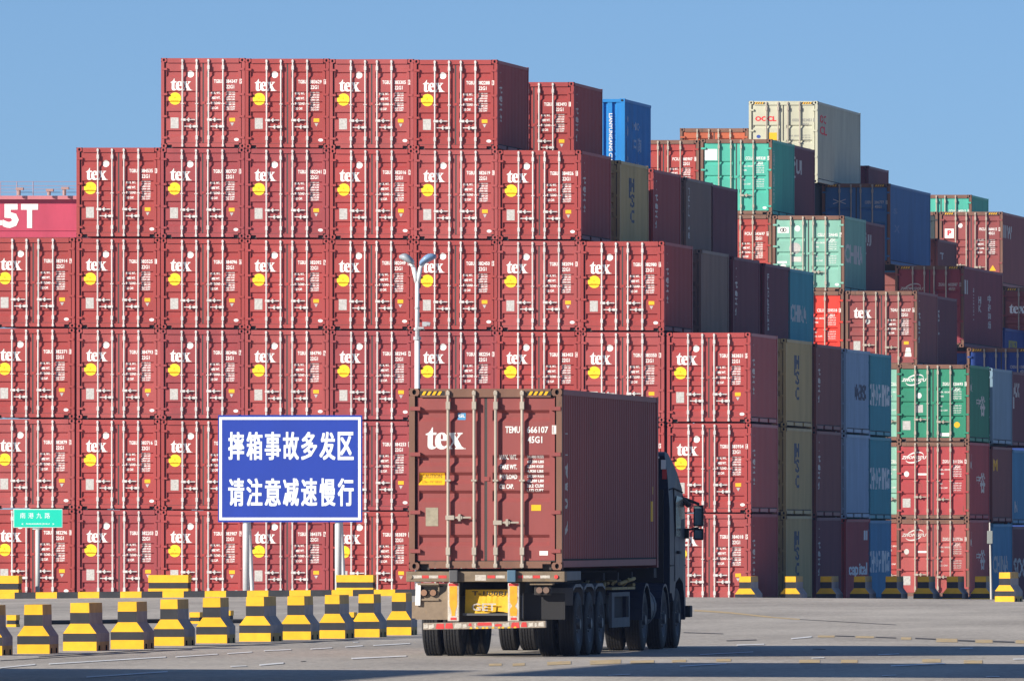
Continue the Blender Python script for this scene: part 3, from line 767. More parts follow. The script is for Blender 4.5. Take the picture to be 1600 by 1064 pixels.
block(1514.5, 690.5, YZ, 'zred', 'rose red container with white slanted lettering, under the dark green one', side=SM1, marks=ZM(W) + [('round_sticker', 'dotlow', W), ('white_bar', 'bar', W), ('data_plate', 'sq3', M_plate)], serial='ZGXU 211256 2')
block(1514.5, 811.6, YZ, 'zredold', 'faded rusty red container with slanted lettering, standing on the ground', side=SM1, marks=ZM(M_white2) + [('round_sticker', 'dotlow', M_white2), ('white_bar', 'bar', W), ('data_plate', 'sq3', M_plate)], serial='ZGXU 217736 8', sermat=M_white2)
for (ty, cl, lb, sd) in ((575, 'steelblue', 'pale steel blue container side behind the dark green container', None), (697, 'brownmaroon', 'brown container side with a yellow mark behind the rose red container', [('M', .4, 1.6, 1.75, 2.15)]), (818, 'skyblue', 'blue container side with white letters behind the rusty red container', [('CHINA', .3, 5, .9, 1.5)])):
    block(1551, ty, 404, cl, lb, full=False, side=sd, sm=M_amber if cl == 'brownmaroon' else WH)
for (ty, cl, lb, sd) in ((580, 'darkmaroon', 'dark maroon container side at the right edge of the photo, third tier', [('AX', .4, 2.4, 1.7, 2.2), ('I', .4, .7, 1.3, 1.7)]), (702, 'skyblue', 'blue container side at the right edge of the photo, second tier', [('N', .8, 1.8, .4, .8)]), (822, 'darkmaroon', 'dark maroon container side at the right edge of the photo, bottom tier', [('SOC', .6, 4.5, .8, 1.5)])):
    block(1582, ty, 410.5, cl, lb, full=False, side=sd)
for (ty, cl, lb, t_) in ((570, 'palegreen', 'pale green container seen as a narrow strip left of the dark green one', 'CSLU 114365 2'), (691, 'palegreen', 'pale green container seen as a narrow strip left of the rose red one', 'CSLU 184062 7'), (810.5, 'brick', 'brick red container in the dark gap left of the rusty red one', None)):
    block(1433, ty, 403, cl, lb, marks=[('weight_lettering', 'weights_thin', W)], serial=t_)
block(1433, 454.6, 403, 'texold', 'faded maroon container with white lettering and yellow tag above the dark green one', kind='plain', side=SIDETEX, marks=[('logo', 'texlogo', W), ('round_sticker', 'dot3', M_plate), ('data_plate', 'plate', M_plate), ('weight_lettering', 'weights', W), ('yellow_tag', 'tagy', M_amber), ('white_sticker', 'flask', W)], serial='TGHU 365137 6')
block(1464, 462, 409.2, 'darkmaroon', 'plain maroon container side behind the faded maroon one with white lettering', full=False, side=[('SL', .5, .9, 1.2, 2.1, 'v')], sm=M_plate)
block(1319, 337, 403, 'palegreen', 'pale green container with oval badge and dulled stickers, above the bright red one', side=[('CH', .3, 3, 1.0, 1.65), ('INA', 3.1, 5.2, 1.0, 1.65)], marks=[('badge', 'badge', W), ('badge_mark', 'badgemark', M_ink), ('round_sticker', 'round', W), ('diamond_sticker', 'ring', M_plate), ('faded_patch', 'patch', M_white2), ('white_bar', 'bar2', W), ('weight_lettering', 'weights_thin', W), ('oval_sticker', 'oval', W)], serial='CSLU 124645 7')
block(1349.6, 345, 409.2, 'darkmaroon', 'maroon container side with small white codes behind the pale green container', full=False, side=[('SL', .4, .9, 1.4, 2.2, 'v'), ('LU', 1.0, 2.2, 1.75, 2.15)])
block(1318, 455, 403, 'bred', 'bright red container half hidden behind the wall, under the pale green one', marks=[('weight_lettering', 'weights_thin', W)], serial='CSLU 239518 8')
block(1206, 217.7, 405, 'green', 'turquoise green container with white square sticker and weights, near the top', side=[('CHINA SHIPPING', .5, .75, .4, 2.2, 'v')], marks=[('square_sticker', 'square', W), ('weight_lettering', 'weights_thin', W), ('white_bar', 'bar2', W), ('oval_sticker', 'oval', W)], serial='CCLU 389328 5')
block(1238.8, 226, 411.3, 'darkmaroon', 'dark purple container side with small codes behind the turquoise container', full=False, side=[('SL', .3, .8, 1.4, 2.2, 'v'), ('UI', 1.0, 2.6, 1.6, 2.1)])
block(1205, 335.5, 405, 'brick', 'brick red container under the turquoise green one', marks=[('round_sticker', 'dot3', W), ('weight_lettering', 'weights', W)], serial='FCIU 243697 6', kind='plain')
block(1092, 219, 405, 'brick', 'brick red container left of the turquoise green one, behind the blue one', marks=[('weight_lettering', 'weights', W)], serial='FCIU 485907 8', kind='plain')
HZ = [('hazard_base', 'hazardblack', M_ink), ('hazard_stripes', 'hazard', M_amber)]
block(1277.5, 158.3, 419.5, 'beige', 'beige high container with red lettering, the highest one on the right', L=12.19, H=2.896, side=[('OC', .8, 2.6, 2.15, 2.45), ('CL', .8, 2.8, 1.75, 2.05)], sm=M_red, marks=[('logo', 'oocl', M_red), ('yellow_sticker', 'ysquare', M_amber), ('blue_sticker', 'bluedot', M_blueink), ('weight_lettering', 'weights_thin', mat('grey_lettering', (.25, .25, .24), .6, var=0))] + HZ, serial='OOLU 823451 8', code='45G1', sermat=mat('grey_lettering', (.25, .25, .24), .6, var=0), old=False)
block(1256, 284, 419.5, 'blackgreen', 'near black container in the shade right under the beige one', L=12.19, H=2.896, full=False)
block(1168.7, 200.7, 424, 'orange', 'orange brown container peeping over the brick red one, left of the beige one', kind='plain')
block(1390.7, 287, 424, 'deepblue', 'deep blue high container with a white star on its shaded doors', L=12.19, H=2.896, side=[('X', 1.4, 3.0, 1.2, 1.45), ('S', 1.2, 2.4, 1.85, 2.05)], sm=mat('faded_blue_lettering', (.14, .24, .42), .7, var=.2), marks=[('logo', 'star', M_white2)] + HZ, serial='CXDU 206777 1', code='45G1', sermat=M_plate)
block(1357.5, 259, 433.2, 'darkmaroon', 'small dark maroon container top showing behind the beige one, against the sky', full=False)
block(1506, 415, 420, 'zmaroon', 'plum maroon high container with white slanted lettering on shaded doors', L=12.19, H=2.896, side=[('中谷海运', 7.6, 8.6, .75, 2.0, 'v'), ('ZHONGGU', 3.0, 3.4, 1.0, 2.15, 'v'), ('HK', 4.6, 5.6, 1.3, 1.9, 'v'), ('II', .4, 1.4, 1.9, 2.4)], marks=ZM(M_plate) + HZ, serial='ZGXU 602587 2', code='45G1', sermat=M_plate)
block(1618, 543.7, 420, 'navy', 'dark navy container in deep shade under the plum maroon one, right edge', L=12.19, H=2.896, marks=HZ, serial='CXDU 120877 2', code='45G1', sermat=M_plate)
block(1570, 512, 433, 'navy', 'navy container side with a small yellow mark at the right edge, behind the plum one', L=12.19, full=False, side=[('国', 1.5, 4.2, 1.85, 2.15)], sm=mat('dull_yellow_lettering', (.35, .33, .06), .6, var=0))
block(1566.6, 331, 457, 'texold', 'faded maroon high container with white square sticker and yellow triangle, upper right', L=12.19, H=2.896, kind='plain', side=[('II', .4, 1.4, 1.9, 2.4), ('W', 1.6, 3.4, 1.9, 2.4)], marks=[('square_sticker', 'psquare', W), ('sticker_mark', 'pmark', M_red), ('round_sticker', 'dot2', W), ('weight_lettering', 'weights_hc', W), ('warning_triangle', 'ytri', M_amber)] + HZ, serial='FSCU 868615 2', code='45G1')
block(1465, 331, 457, 'blackgreen', 'black green container in the gap right of the deep blue one', L=12.19, H=2.896, kind='plain')
block(1465.5, 373, 438.5, 'brownmaroon', 'small grey maroon container side right of the deep blue one', full=False, side=[('T', .9, 2.0, 1.85, 2.1), ('I', .9, 2.0, 1.3, 1.5)])
block(1518, 304.5, 472, 'green', 'turquoise container on top at the far right, against the sky', serial='CCLU 345012 6')
block(1668, 449, 440, 'texold', 'maroon container with white lettering cut off by the right edge of the photo', L=12.19, H=2.896, kind='plain', marks=[('logo', 'texlogo_hc', W)] + HZ)

# the columns under the high containers at the right edge, almost wholly hidden by what stands before them
for (rx, Y, zt) in ((1618, 420, 543.7 + 2.896 * F / 420), (1668, 440, 449 + 2.896 * F / 440), (1566.6, 457, 331 + 2.896 * F / 457)):
    ty = zt
    while CAMZ - (ty - CY) * Y / F > 1.6:
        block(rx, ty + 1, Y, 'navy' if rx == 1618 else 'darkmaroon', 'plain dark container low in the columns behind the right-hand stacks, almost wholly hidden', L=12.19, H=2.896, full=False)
        ty += 2.92 * F / Y

# ------------------------------------------------------------------ truck and its load
TY = 189.3; TX = (758.5 - CX) * TY / F; TRZ = R(.87)
T0 = Vector((TX, TY, gz(TX, TY)))
def tl(x, y, z): return T0 + Matrix.Rotation(TRZ, 3, 'Z') @ Vector((x, y, z))
load = container(*tl(0, 0, 1.395), label='faded maroon high container with white lettering carried on the truck', kind='texhc', color='texold', L=12.19, H=2.896, rz=TRZ, old=True, side=[('-', .66, .80, 2.12, 2.22, 'v'), ('-', .66, .80, 1.78, 1.88, 'v'), ('t', .62, .86, 1.46, 1.72), ('e', .62, .86, 1.26, 1.40), ('x', .62, .86, .98, 1.14), ('A', .60, .90, .56, .78)], sidemat=M_plate,
                 marks=[('logo', 'texlogo_hc', W), ('class_sticker', 'gl', mat('sticker_blue', (.08, .30, .55), .5, var=0)), ('class_lettering', 'gltext', W), ('caution_sticker', 'caution', M_amber), ('caution_lettering', 'cautiontext', mat('faded_ink', (.30, .20, .03), .6, var=0)), ('data_plate', 'plate_hc', mat('tarnished_plate', (.34, .30, .22), .5, var=.2, scale=(20, 20, 20))), ('yellow_tag', 'tagy_hc', M_amber), ('white_tag', 'wtag_hc', W), ('weight_lettering', 'weights_hc', W), ('hazard_base', 'hazardblack', M_ink), ('hazard_stripes', 'hazard', M_amber)])
obj('side_sticker', side_mesh(12.19, [('I', 11.25, 11.62, .78, 1.12), ('I', 11.5, 11.7, 1.24, 1.37)]), M_amber, load)
serial_on(load, 'TEMU 666107 1', '45G1', 'tex', 2.896, W, 2.185)

truck = empty('container_truck', T0, TRZ, 'dark semi trailer truck with weathered chassis hauling the maroon container', 'truck')
M_cab = mat('cab_dark_blue', (.014, .022, .045), .5, var=.1, spec=.22)
M_chs = mat('chassis_grime', (.028, .025, .024), .8, var=.3, rust=.2, dirt=(.10, .065, .04))
M_beam = mat('worn_beam', (.20, .15, .10), .75, var=.3, rust=.3, scale=(4, 4, 4), dirt=(.34, .20, .05))
M_board = mat('dusty_board', (.24, .18, .125), .8, var=.25, rust=.25, scale=(3, 3, 3), dirt=(.36, .22, .05))
M_refl = mat('reflective_red', (.62, .05, .045), .5, var=.2, rust=.18, scale=(9, 9, 9), dirt=(.40, .33, .27))
M_reflw = mat('reflective_white', (.55, .51, .45), .5, var=.25, rust=.5, scale=(9, 9, 9), dirt=(.30, .25, .19))
M_orng = mat('worn_orange', (.85, .36, .015), .55, var=.15, rust=.2, scale=(9, 9, 9), dirt=(.55, .22, .04))
M_tyre = mat('tyre_rubber', (.018, .018, .020), .75, var=.2)
M_rim = mat('rim_steel', (.10, .10, .105), .5, var=.2, metal=.3)
M_glass = mat('cab_glass', (.008, .011, .015), .25, var=0, spec=.12)
M_fend = mat('fender_steel', (.12, .12, .125), .6, var=.25)
M_plasy = mat('plate_yellow', (.80, .46, .02), .6, var=.15, rust=.22, scale=(7, 7, 7), dirt=(.40, .28, .16))
# chassis
mb = MB()
for sx in (-.5, .5):
    mb.box(sx - .07, sx + .07, .45, 12.3, .98, 1.34)
for y in (1.2, 2.6, 4.0, 5.6, 7.4, 9.2, 11.6):
    mb.box(-1.16 if y > 5 and y < 11 else -.43, 1.16 if y > 5 and y < 11 else .43, y - .06, y + .06, 1.2, 1.33)
mb.box(-1.2, 1.2, 11.75, 12.1, 1.22, 1.385)
mb.box(-.45, .45, 8.6, 12.4, .86, .975)
for y in (1.95, 3.31, 4.67): mb.tube((-1.0, y, .52), (1.0, y, .52), .075, 10)
mb.tube((-1.0, 10.5, .52), (1.0, 10.5, .52), .09, 10)
mb.tube((-.9, 12.9, .52), (.9, 12.9, .52), .06, 10); mb.tube((-.9, 14.8, .52), (.9, 14.8, .52), .06, 10)
mb.box(-.42, .42, 9.5, 16.0, .70, .855)
mb.box(-.5, .5, .46, .6, .55, .97)
mb.box(-1.15, 1.15, .30, .44, 1.20, 1.418)
obj('chassis', mb.mesh('chassis'), M_chs, truck)
# rear cross beam
mb = MB(); mb.box(-1.265, 1.265, .0, .28, 1.205, 1.37)
bm_ = obj('rear_beam', bevel(mb.mesh('rear_beam'), .012), M_beam, truck)
mbw, mbr = MB(), MB()
for (a, b, wt) in ((-1.17, -1.015, 1), (-1.01, -.905, 0), (-.90, -.755, 1), (-.75, -.62, 0), (-.165, .01, 1), (.03, .155, 0), (.165, .31, 1), (.52, .60, 0), (.605, .75, 1), (.755, .87, 0), (.875, 1.03, 1)):
    (mbw if wt else mbr).rect(a, b, 1.262 if not (a == -.165) else 1.225, 1.308 if not (a == -.165) else 1.315, -.003)
obj('reflective_strip', mbw.mesh('reflective_strip'), M_reflw, bm_); obj('reflective_strip', mbr.mesh('reflective_strip_red'), M_refl, bm_)
for (x, m_) in ((-.50, M_rim), (.425, mat('stub_blue', (.06, .13, .20), .6, var=.2))):
    mb = MB(); mb.box(x - .068, x + .068, -.09, -.004, 1.20, 1.39); obj('twist_lock', bevel(mb.mesh('twist_lock'), .012), m_, bm_)
for x in (-1.195, 1.13):
    mb = MB(); mb.tube((x, -.004, 1.285), (x, -.02, 1.285), .032, 12); obj('marker_lamp', mb.mesh('marker_lamp'), M_board if x < 0 else M_refl, bm_)
# orange reflector posts
for x in (-.515, .445):
    mb = MB(); mb.box(x - .09, x + .09, .02, .12, .575, 1.185, 0)
    pst = obj('reflector_post', bevel(mb.mesh('reflector_post'), .01), M_reflw, truck)
    mb = MB(); n = 9
    for k in range(n):
        za, zb = .66 + (1.135 - .66) * k / n, .66 + (1.135 - .66) * (k + 1) / n
        wa = [.028, .03, .04, .058, .062, .06, .062, .06, .062, .06] if x < 0 else [.05, .058, .06, .02, .055, .062, .06, .058, .06, .06]
        mb.face([(x - wa[k], .016, za), (x + wa[k], .016, za), (x + wa[k + 1], .016, zb), (x - wa[k + 1], .016, zb)])
    obj('orange_film', mb.mesh('orange_film'), M_orng, pst)
    mb = MB(); mb.rect(x - .075, x + .08, 1.14, 1.178, .0165); mb.rect(x - .045, x + .05, .595, .635, .0165); obj('red_film', mb.mesh('red_film'), M_refl, pst)
# under-run bar, chipped red and white, sagging at one end
mb = MB(); mb.box(-.98, .98, -.02, .12, .455, .565)
bar = obj('underrun_bar', bevel(mb.mesh('underrun_bar'), .012), mat('battered_bar', (.30, .25, .20), .7, var=.3, rust=.45, scale=(7, 7, 7), dirt=(.16, .10, .07)), truck, (-.005, 0, .0), (0, R(-1.0), 0))
mb = MB(); rq = random.Random(5)
for (a, b) in ((-.97, -.90), (-.89, -.80), (-.48, -.36), (-.35, -.28), (-.17, -.13), (.12, .16), (.29, .40), (.57, .585), (.70, .78), (.80, .84), (.86, .95)):
    mb.face([(a, -.0215, .47 + rq.random() * .02), (a + (b - a) * .5, -.0215, .462 + rq.random() * .02), (b, -.0215, .475 + rq.random() * .02), (b - .008, -.0215, .535 + rq.random() * .02), (a + (b - a) * .4, -.0215, .55 - rq.random() * .02), (a + .006, -.0215, .53 + rq.random() * .02)])
obj('white_film', mb.mesh('bar_white'), M_reflw, bar)
mb = MB()
for (a, b, z0, z1) in ((-.78, -.64, .465, .55), (-.63, -.50, .468, .555), (-.26, -.20, .50, .55), (-.12, .12, .505, .556), (.16, .28, .49, .53), (.42, .56, .462, .548), (.58, .68, .47, .55)):
    mb.face([(a, -.023, z0 + .01), (a + .03, -.023, z0), (b, -.023, z0), (b - .01, -.023, z1), (a + .02, -.023, z1)])
obj('red_film', mb.mesh('bar_red'), M_refl, bar)
mb = MB()
for k in range(9):
    a = -.24 + k * .085 + (k % 3) * .012; mb.face([(a, -.0235, .458), (a + .05, -.0235, .458), (a + .038, -.0235, .485), (a + .012, -.0235, .483)])
obj('yellow_film', mb.mesh('bar_yellow'), M_plasy, bar)
# left lamp board and mud flap
mb = MB(); mb.box(-1.13, -.61, .10, .125, .60, 1.17); mb.box(-1.09, -.755, .065, .1, .905, .935); mb.box(-1.09, -.755, .04, .1, 1.155, 1.185); 
lb = obj('lamp_board', mb.mesh('lamp_board'), M_board, truck)
mb = MB(); mb.box(-1.06, -.78, .092, .0985, 1.075, 1.12); mb.face([(-.75, .098, .98), (-.64, .098, 1.06), (-.62, .098, 1.15), (-.75, .098, 1.15)]); obj('dark_slot', mb.mesh('dark_slot'), M_holeshade, lb)
for x in (-.99, -.845):
    mb = MB(); mb.tube((x, .099, 1.03), (x, .06, 1.03), .062, 18, 0); mb.tube((x, .0595, 1.03), (x, .05, 1.03), .05, 18, 1)
    obj('tail_lamp', mb.mesh('tail_lamp'), [M_holeshade, mat('dusty_lens', (.28, .15, .09), .5, var=.2)], lb)
mb = MB(); mb.box(.55, 1.23, .30, .315, .60, 1.02); obj('mud_flap', mb.mesh('mud_flap'), M_black, truck)
mb = MB(); mb.box(-1.20, -1.12, .18, .20, .62, .88); obj('mud_flap', mb.mesh('mud_flap_left'), M_board, truck)
mb = MB(); mb.box(-1.15, -1.07, .05, .065, .80, 1.17); obj('white_strap', mb.mesh('white_strap'), M_white, truck, rot=(0, R(1.5), 0))
mb = MB(); mb.box(.70, 1.06, .06, .3, 1.155, 1.19); sh = obj('lamp_shelf', mb.mesh('lamp_shelf'), M_beam, truck)
mb = MB(); mb.box(.76, 1.03, .12, .2, .99, 1.14); lb2 = obj('lamp_box', bevel(mb.mesh('lamp_box'), .015), M_chs, truck)
for x in (.845, .955):
    mb = MB(); mb.tube((x, .118, 1.07), (x, .085, 1.07), .05, 16); obj('tail_lamp', mb.mesh('tail_lamp_right'), mat('dim_lens', (.20, .13, .10), .4, var=.2), lb2)
# number plate and the torn yellow board under it
mb = MB()
n = 8; pts = []
for k in range(n + 1):
    x = -.36 + .70 * k / n; pts.append(x)
for a, b in zip(pts, pts[1:]):
    za, zb = .70 + .03 * math.sin(a * 9), .70 + .03 * math.sin(b * 9)
    mb.face([(a, .24 + .03 * math.sin(a * 7), za), (b, .24 + .03 * math.sin(b * 7), zb), (b, .30, 1.08), (a, .30, 1.08)])
pl = obj('number_plate', mb.mesh('number_plate'), M_plasy, truck)
mb = MB(); put_text(mb, 'T-1U081', -.25, .30, .985, 1.055, .262); obj('plate_lettering', mb.mesh('plate_lettering'), M_ink, pl)
mb = MB(); put_text(mb, 'GET', -.25, .14, .74, .86, .205); obj('large_lettering', mb.mesh('large_lettering'), M_reflw, pl)
mb = MB(); mb.box(-.38, .36, .12, .22, .665, .70); obj('plate_shelf', mb.mesh('plate_shelf'), M_rim, truck)
# wheels
def wheel_meshes(r, wd, treads=5):
    h = wd / 2; prof = [(-h + .01, r * .60), (-h, r * .80), (-h + .015, r * .94), (-h + .03, r)]
    st = (wd - .06) / treads
    for k in range(treads):
        a = -h + .03 + k * st
        if k: prof += [(a, r - .022), (a + .016, r - .022), (a + .016, r)]
        else: prof += [(a, r)]
        prof += [(a + st, r)]
    prof += [(h - .015, r * .94), (h, r * .80), (h - .01, r * .60)]
    t = MB(); t.lathe_x(prof, 36); me = fixn(t.mesh('tyre'))
    q = MB(); q.lathe_x([(-h + .03, 0.0), (-h + .03, r * .30), (-h + .06, r * .45), (-h + .012, r * .61)], 28)
    q.lathe_x([(h - .012, r * .61), (h - .07, r * .45), (h - .05, r * .30), (h - .05, r * .18), (h + .02, r * .16), (h + .02, 0.0)], 28)
    for k in range(10):
        a = 2 * math.pi * k / 10; q.tube((h - .06, r * .25 * math.cos(a), r * .25 * math.sin(a)), (h - .02, r * .25 * math.cos(a), r * .25 * math.sin(a)), .016, 6)
    return me, q.mesh('rim')
WM = wheel_meshes(.515, .29)
def wheel(x, y):
    # right-hand wheels show their dished side outwards, left-hand ones are turned round
    t = obj('wheel', WM[0], M_tyre, truck, (x, y, .515), None if x > 0 else (0, 0, math.pi)); obj('rim', WM[1], M_rim, t)
for y in (1.95, 3.31, 4.67):
    for x in (-1.095, -.755, .755, 1.095): wheel(x, y)
for x in (-1.06, -.72, .72, 1.06): wheel(x, 10.5)
for y in (12.95, 14.85):
    for x in (-1.08, 1.08): wheel(x, y)
# fenders above the trailer wheels
for sx in (-1, 1):
    for y in (1.95, 3.31, 4.67):
        mb = MB(); a, b = (sx * .60, sx * 1.22) if sx > 0 else (sx * 1.22, sx * .60)
        pr = [(y - .66, .84), (y - .60, 1.10), (y - .30, 1.16), (y + .30, 1.16), (y + .60, 1.10), (y + .66, .84)]
        for (p, zp), (q, zq) in zip(pr, pr[1:]):
            mb.face([(a, p, zp), (b, p, zp), (b, q, zq), (a, q, zq)]); mb.face([(a, p, zp - .02), (a, q, zq - .02), (b, q, zq - .02), (b, p, zp - .02)])
            mb.face([(b, p, zp - .05), (b, q, zq - .05), (b, q, zq), (b, p, zp)]); mb.face([(a, p, zp - .05), (a, q, zq - .05), (a, q, zq), (a, p, zp)])
        obj('fender', mb.mesh('fender'), M_fend, truck)
# side rails, tool frame, fuel tank, air hoses
for sx in (-1, 1):
    X = lambda a, b: (sx * b, sx * a) if sx < 0 else (sx * a, sx * b)
    mb = MB(); mb.box(*X(1.08, 1.22), .3, 2.3, 1.22, 1.37); obj('side_rail', bevel(mb.mesh('side_rail'), .01), M_fend, truck)
    mb = MB()
    y0, y1, z0, z1 = 6.2, 8.5, .42, 1.0
    for (p, q, r_, s_) in ((y0, y1, z1 - .07, z1), (y0, y1, z0, z0 + .16), (y0, y0 + .32, z0 + .16, z1 - .07), (y1 - .12, y1, z0 + .16, z1 - .07)):
        mb.box(*X(1.16, 1.21), p, q, r_, s_)
    tf = obj('tool_frame', mb.mesh('tool_frame'), mat('tool_frame_paint', (.11, .11, .115), .7, var=.3), truck)
    mb = MB(); mb.box(*X(.6, 1.1), y0 + .1, y1 - .1, z0 + .05, z1 - .05); obj('tool_box', mb.mesh('tool_box'), M_chs, tf)
    mb = MB(); mb.tube((sx * .82, 11.15, .72), (sx * .82, 12.30, .72), .36, 20); mb.tube((sx * .82, 11.4, .72), (sx * .82, 11.45, .72), .37, 20); mb.tube((sx * .82, 12.0, .72), (sx * .82, 12.05, .72), .37, 20)
    obj('fuel_tank', mb.mesh('fuel_tank'), M_fend, truck)
    for (yc, r_) in ((10.5, .62), (12.95, .60)):
        mb = MB()
        n = 10; pr = [(yc + r_ * math.cos(math.pi * k / n), .52 + r_ * math.sin(math.pi * k / n)) for k in range(n + 1)]
        a, b = X(.62, 1.24)
        for (p, zp), (q, zq) in zip(pr, pr[1:]):
            mb.face([(a, p, zp), (b, p, zp), (b, q, zq), (a, q, zq)]); e_ = b if sx > 0 else a
            mb.face([(e_, p, zp), (e_, q, zq), (e_, .52 * 0 + yc + (q - yc) * .93, .52 + (zq - .52) * .93), (e_, yc + (p - yc) * .93, .52 + (zp - .52) * .93)])
        obj('mudguard', mb.mesh('mudguard'), M_cab, truck)
mb = MB()
rr = random.Random(3)
for k in range(16):
    y = 6.6 + rr.random() * 3.0; x = .6 + rr.random() * .5; mb.tube((x, y, 1.08 + rr.random() * .08), (x + rr.uniform(-.2, .2), y + rr.uniform(-.9, .9), 1.10 + rr.random() * .12), .03, 6)
mb.box(.55, 1.16, 6.6, 9.6, 1.04, 1.08)
obj('lashing_straps', mb.mesh('lashing_straps'), mat('straw_strap', (.50, .36, .15), .8, var=.3, scale=(5, 5, 5)), truck)
mb = MB(); mb.box(1.13, 1.2, 13.75, 13.95, 1.02, 1.14); obj('marker_plate', mb.mesh('marker_plate'), M_plasy, truck)
# cab: a shell lofted through its side outline, narrower towards the roof
prof = [(13.55, .95), (13.55, 1.6), (13.52, 2.4), (13.52, 2.95), (13.54, 3.30), (13.72, 3.37), (14.05, 3.34), (14.42, 3.22), (14.9, 3.02), (15.35, 2.75), (15.75, 2.40), (16.02, 2.0), (16.15, 1.6), (16.22, 1.1), (16.28, .75), (16.25, .50), (15.65, .48), (15.55, .85), (15.35, 1.12), (14.85, 1.22), (14.35, 1.12), (14.15, .85), (14.0, .80), (13.8, .95)]
def hw_(z, y):
    h = 1.245 if z < 2.3 else 1.245 - .10 * ((z - 2.3) / 1.06) ** 2
    return h - (.10 * max(0, (y - 15.6)) if y > 15.6 else 0)
mb = MB(); n = len(prof); inn = .93
for (y, z) in prof: mb.v += [(-hw_(z, y), y, z), (hw_(z, y), y, z)]
for k in range(n):
    j = (k + 1) % n; mb.f.append((2 * k, 2 * k + 1, 2 * j + 1, 2 * j)); mb.m.append(0)
mb.f.append(tuple(2 * k for k in range(n))); mb.m.append(0); mb.f.append(tuple(2 * k + 1 for k in reversed(range(n)))); mb.m.append(0)
me = mb.mesh('cab'); bm = bmesh.new(); bm.from_mesh(me); bmesh.ops.recalc_face_normals(bm, faces=bm.faces)
bmesh.ops.triangulate(bm, faces=[f for f in bm.faces if len(f.verts) > 4]); bm.to_mesh(me); bm.free()
cab = obj('cab', me, M_cab, truck)
for sx in (-1, 1):
    mb = MB(); q = [(14.35, 1.92), (15.92, 1.90), (15.78, 2.22), (15.45, 2.58), (14.55, 2.62), (14.35, 2.5)]
    q = [(sx * (hw_(z, y) + .006), y, z) for (y, z) in q]
    mb.face(q if sx > 0 else q[::-1]); obj('side_window', mb.mesh('side_window'), M_glass, cab)
    mb = MB()
    for (a, b) in (((14.2, 1.15), (14.2, 2.75)), ((14.2, 2.75), (15.4, 2.68)), ((13.6, 2.72), (14.2, 2.75)), ((13.6, 1.42), (16.1, 1.42))):
        A = Vector((sx * (hw_(a[1], a[0]) + .002), a[0], a[1])); B = Vector((sx * (hw_(b[1], b[0]) + .002), b[0], b[1])); mb.tube(A, B, .012, 5)
    obj('panel_seam', mb.mesh('panel_seam'), M_holeshade, cab)
    mb = MB(); mb.box(min(sx * 1.245, sx * 1.30), max(sx * 1.245, sx * 1.30), 14.5, 14.75, 1.62, 1.67); obj('door_handle', bevel(mb.mesh('door_handle'), .01), M_black, cab)
    # mirrors on their arm
    mb = MB(); mb.tube((sx * 1.14, 15.45, 2.62), (sx * 1.44, 15.95, 2.48), .026, 8); mb.tube((sx * 1.14, 15.2, 2.66), (sx * 1.30, 15.7, 2.46), .05, 8); mb.tube((sx * 1.22, 15.8, 2.02), (sx * 1.44, 15.95, 2.07), .018, 8); mb.box(min(sx * 1.20, sx * 1.29), max(sx * 1.20, sx * 1.29), 15.7, 15.85, 1.88, 2.06)
    arm = obj('mirror_arm', mb.mesh('mirror_arm'), M_black, truck)
    for (z0, z1) in ((2.09, 2.46), (1.855, 2.055)):
        mb = MB(); mb.box(sx * 1.44 - .085, sx * 1.44 + .085, 15.90, 16.02, z0, z1); mi = obj('mirror', bevel(mb.mesh('mirror'), .03, 3), M_black, arm)
        mb = MB(); mb.rect(sx * 1.44 - .06, sx * 1.44 + .06, z0 + .03, z1 - .03, 15.897); obj('mirror_glass', mb.mesh('mirror_glass'), mat('mirror_glass', (.20, .30, .34), .15, var=0, metal=.6), mi)
    mb = MB(); mb.box(min(sx * 1.1, sx * 1.30), max(sx * 1.1, sx * 1.30), 15.95, 16.25, .52, .72); obj('step', bevel(mb.mesh('step'), .02), M_black, truck, rot=None)
mb = MB()
for sx in (-1, 1): mb.rect(min(sx * 1.10, sx * 1.185), max(sx * 1.10, sx * 1.185), 3.07, 3.23, 13.50)
obj('rear_marking', mb.mesh('rear_marking_white'), M_white, cab)
mb = MB()
for sx in (-1, 1): mb.rect(min(sx * 1.12, sx * 1.20), max(sx * 1.12, sx * 1.20), 2.90, 3.065, 13.50)
obj('rear_marking', mb.mesh('rear_marking_red'), M_refl, cab)
mb = MB(); mb.rect(1.00, 1.07, 3.255, 3.29, 13.505); obj('rear_label', mb.mesh('rear_label'), M_white, cab)
mb = MB(); mb.box(-1.15, 1.15, 13.40, 13.49, 1.0, 2.72); obj('air_duct_panel', mb.mesh('air_duct_panel'), M_black, truck)

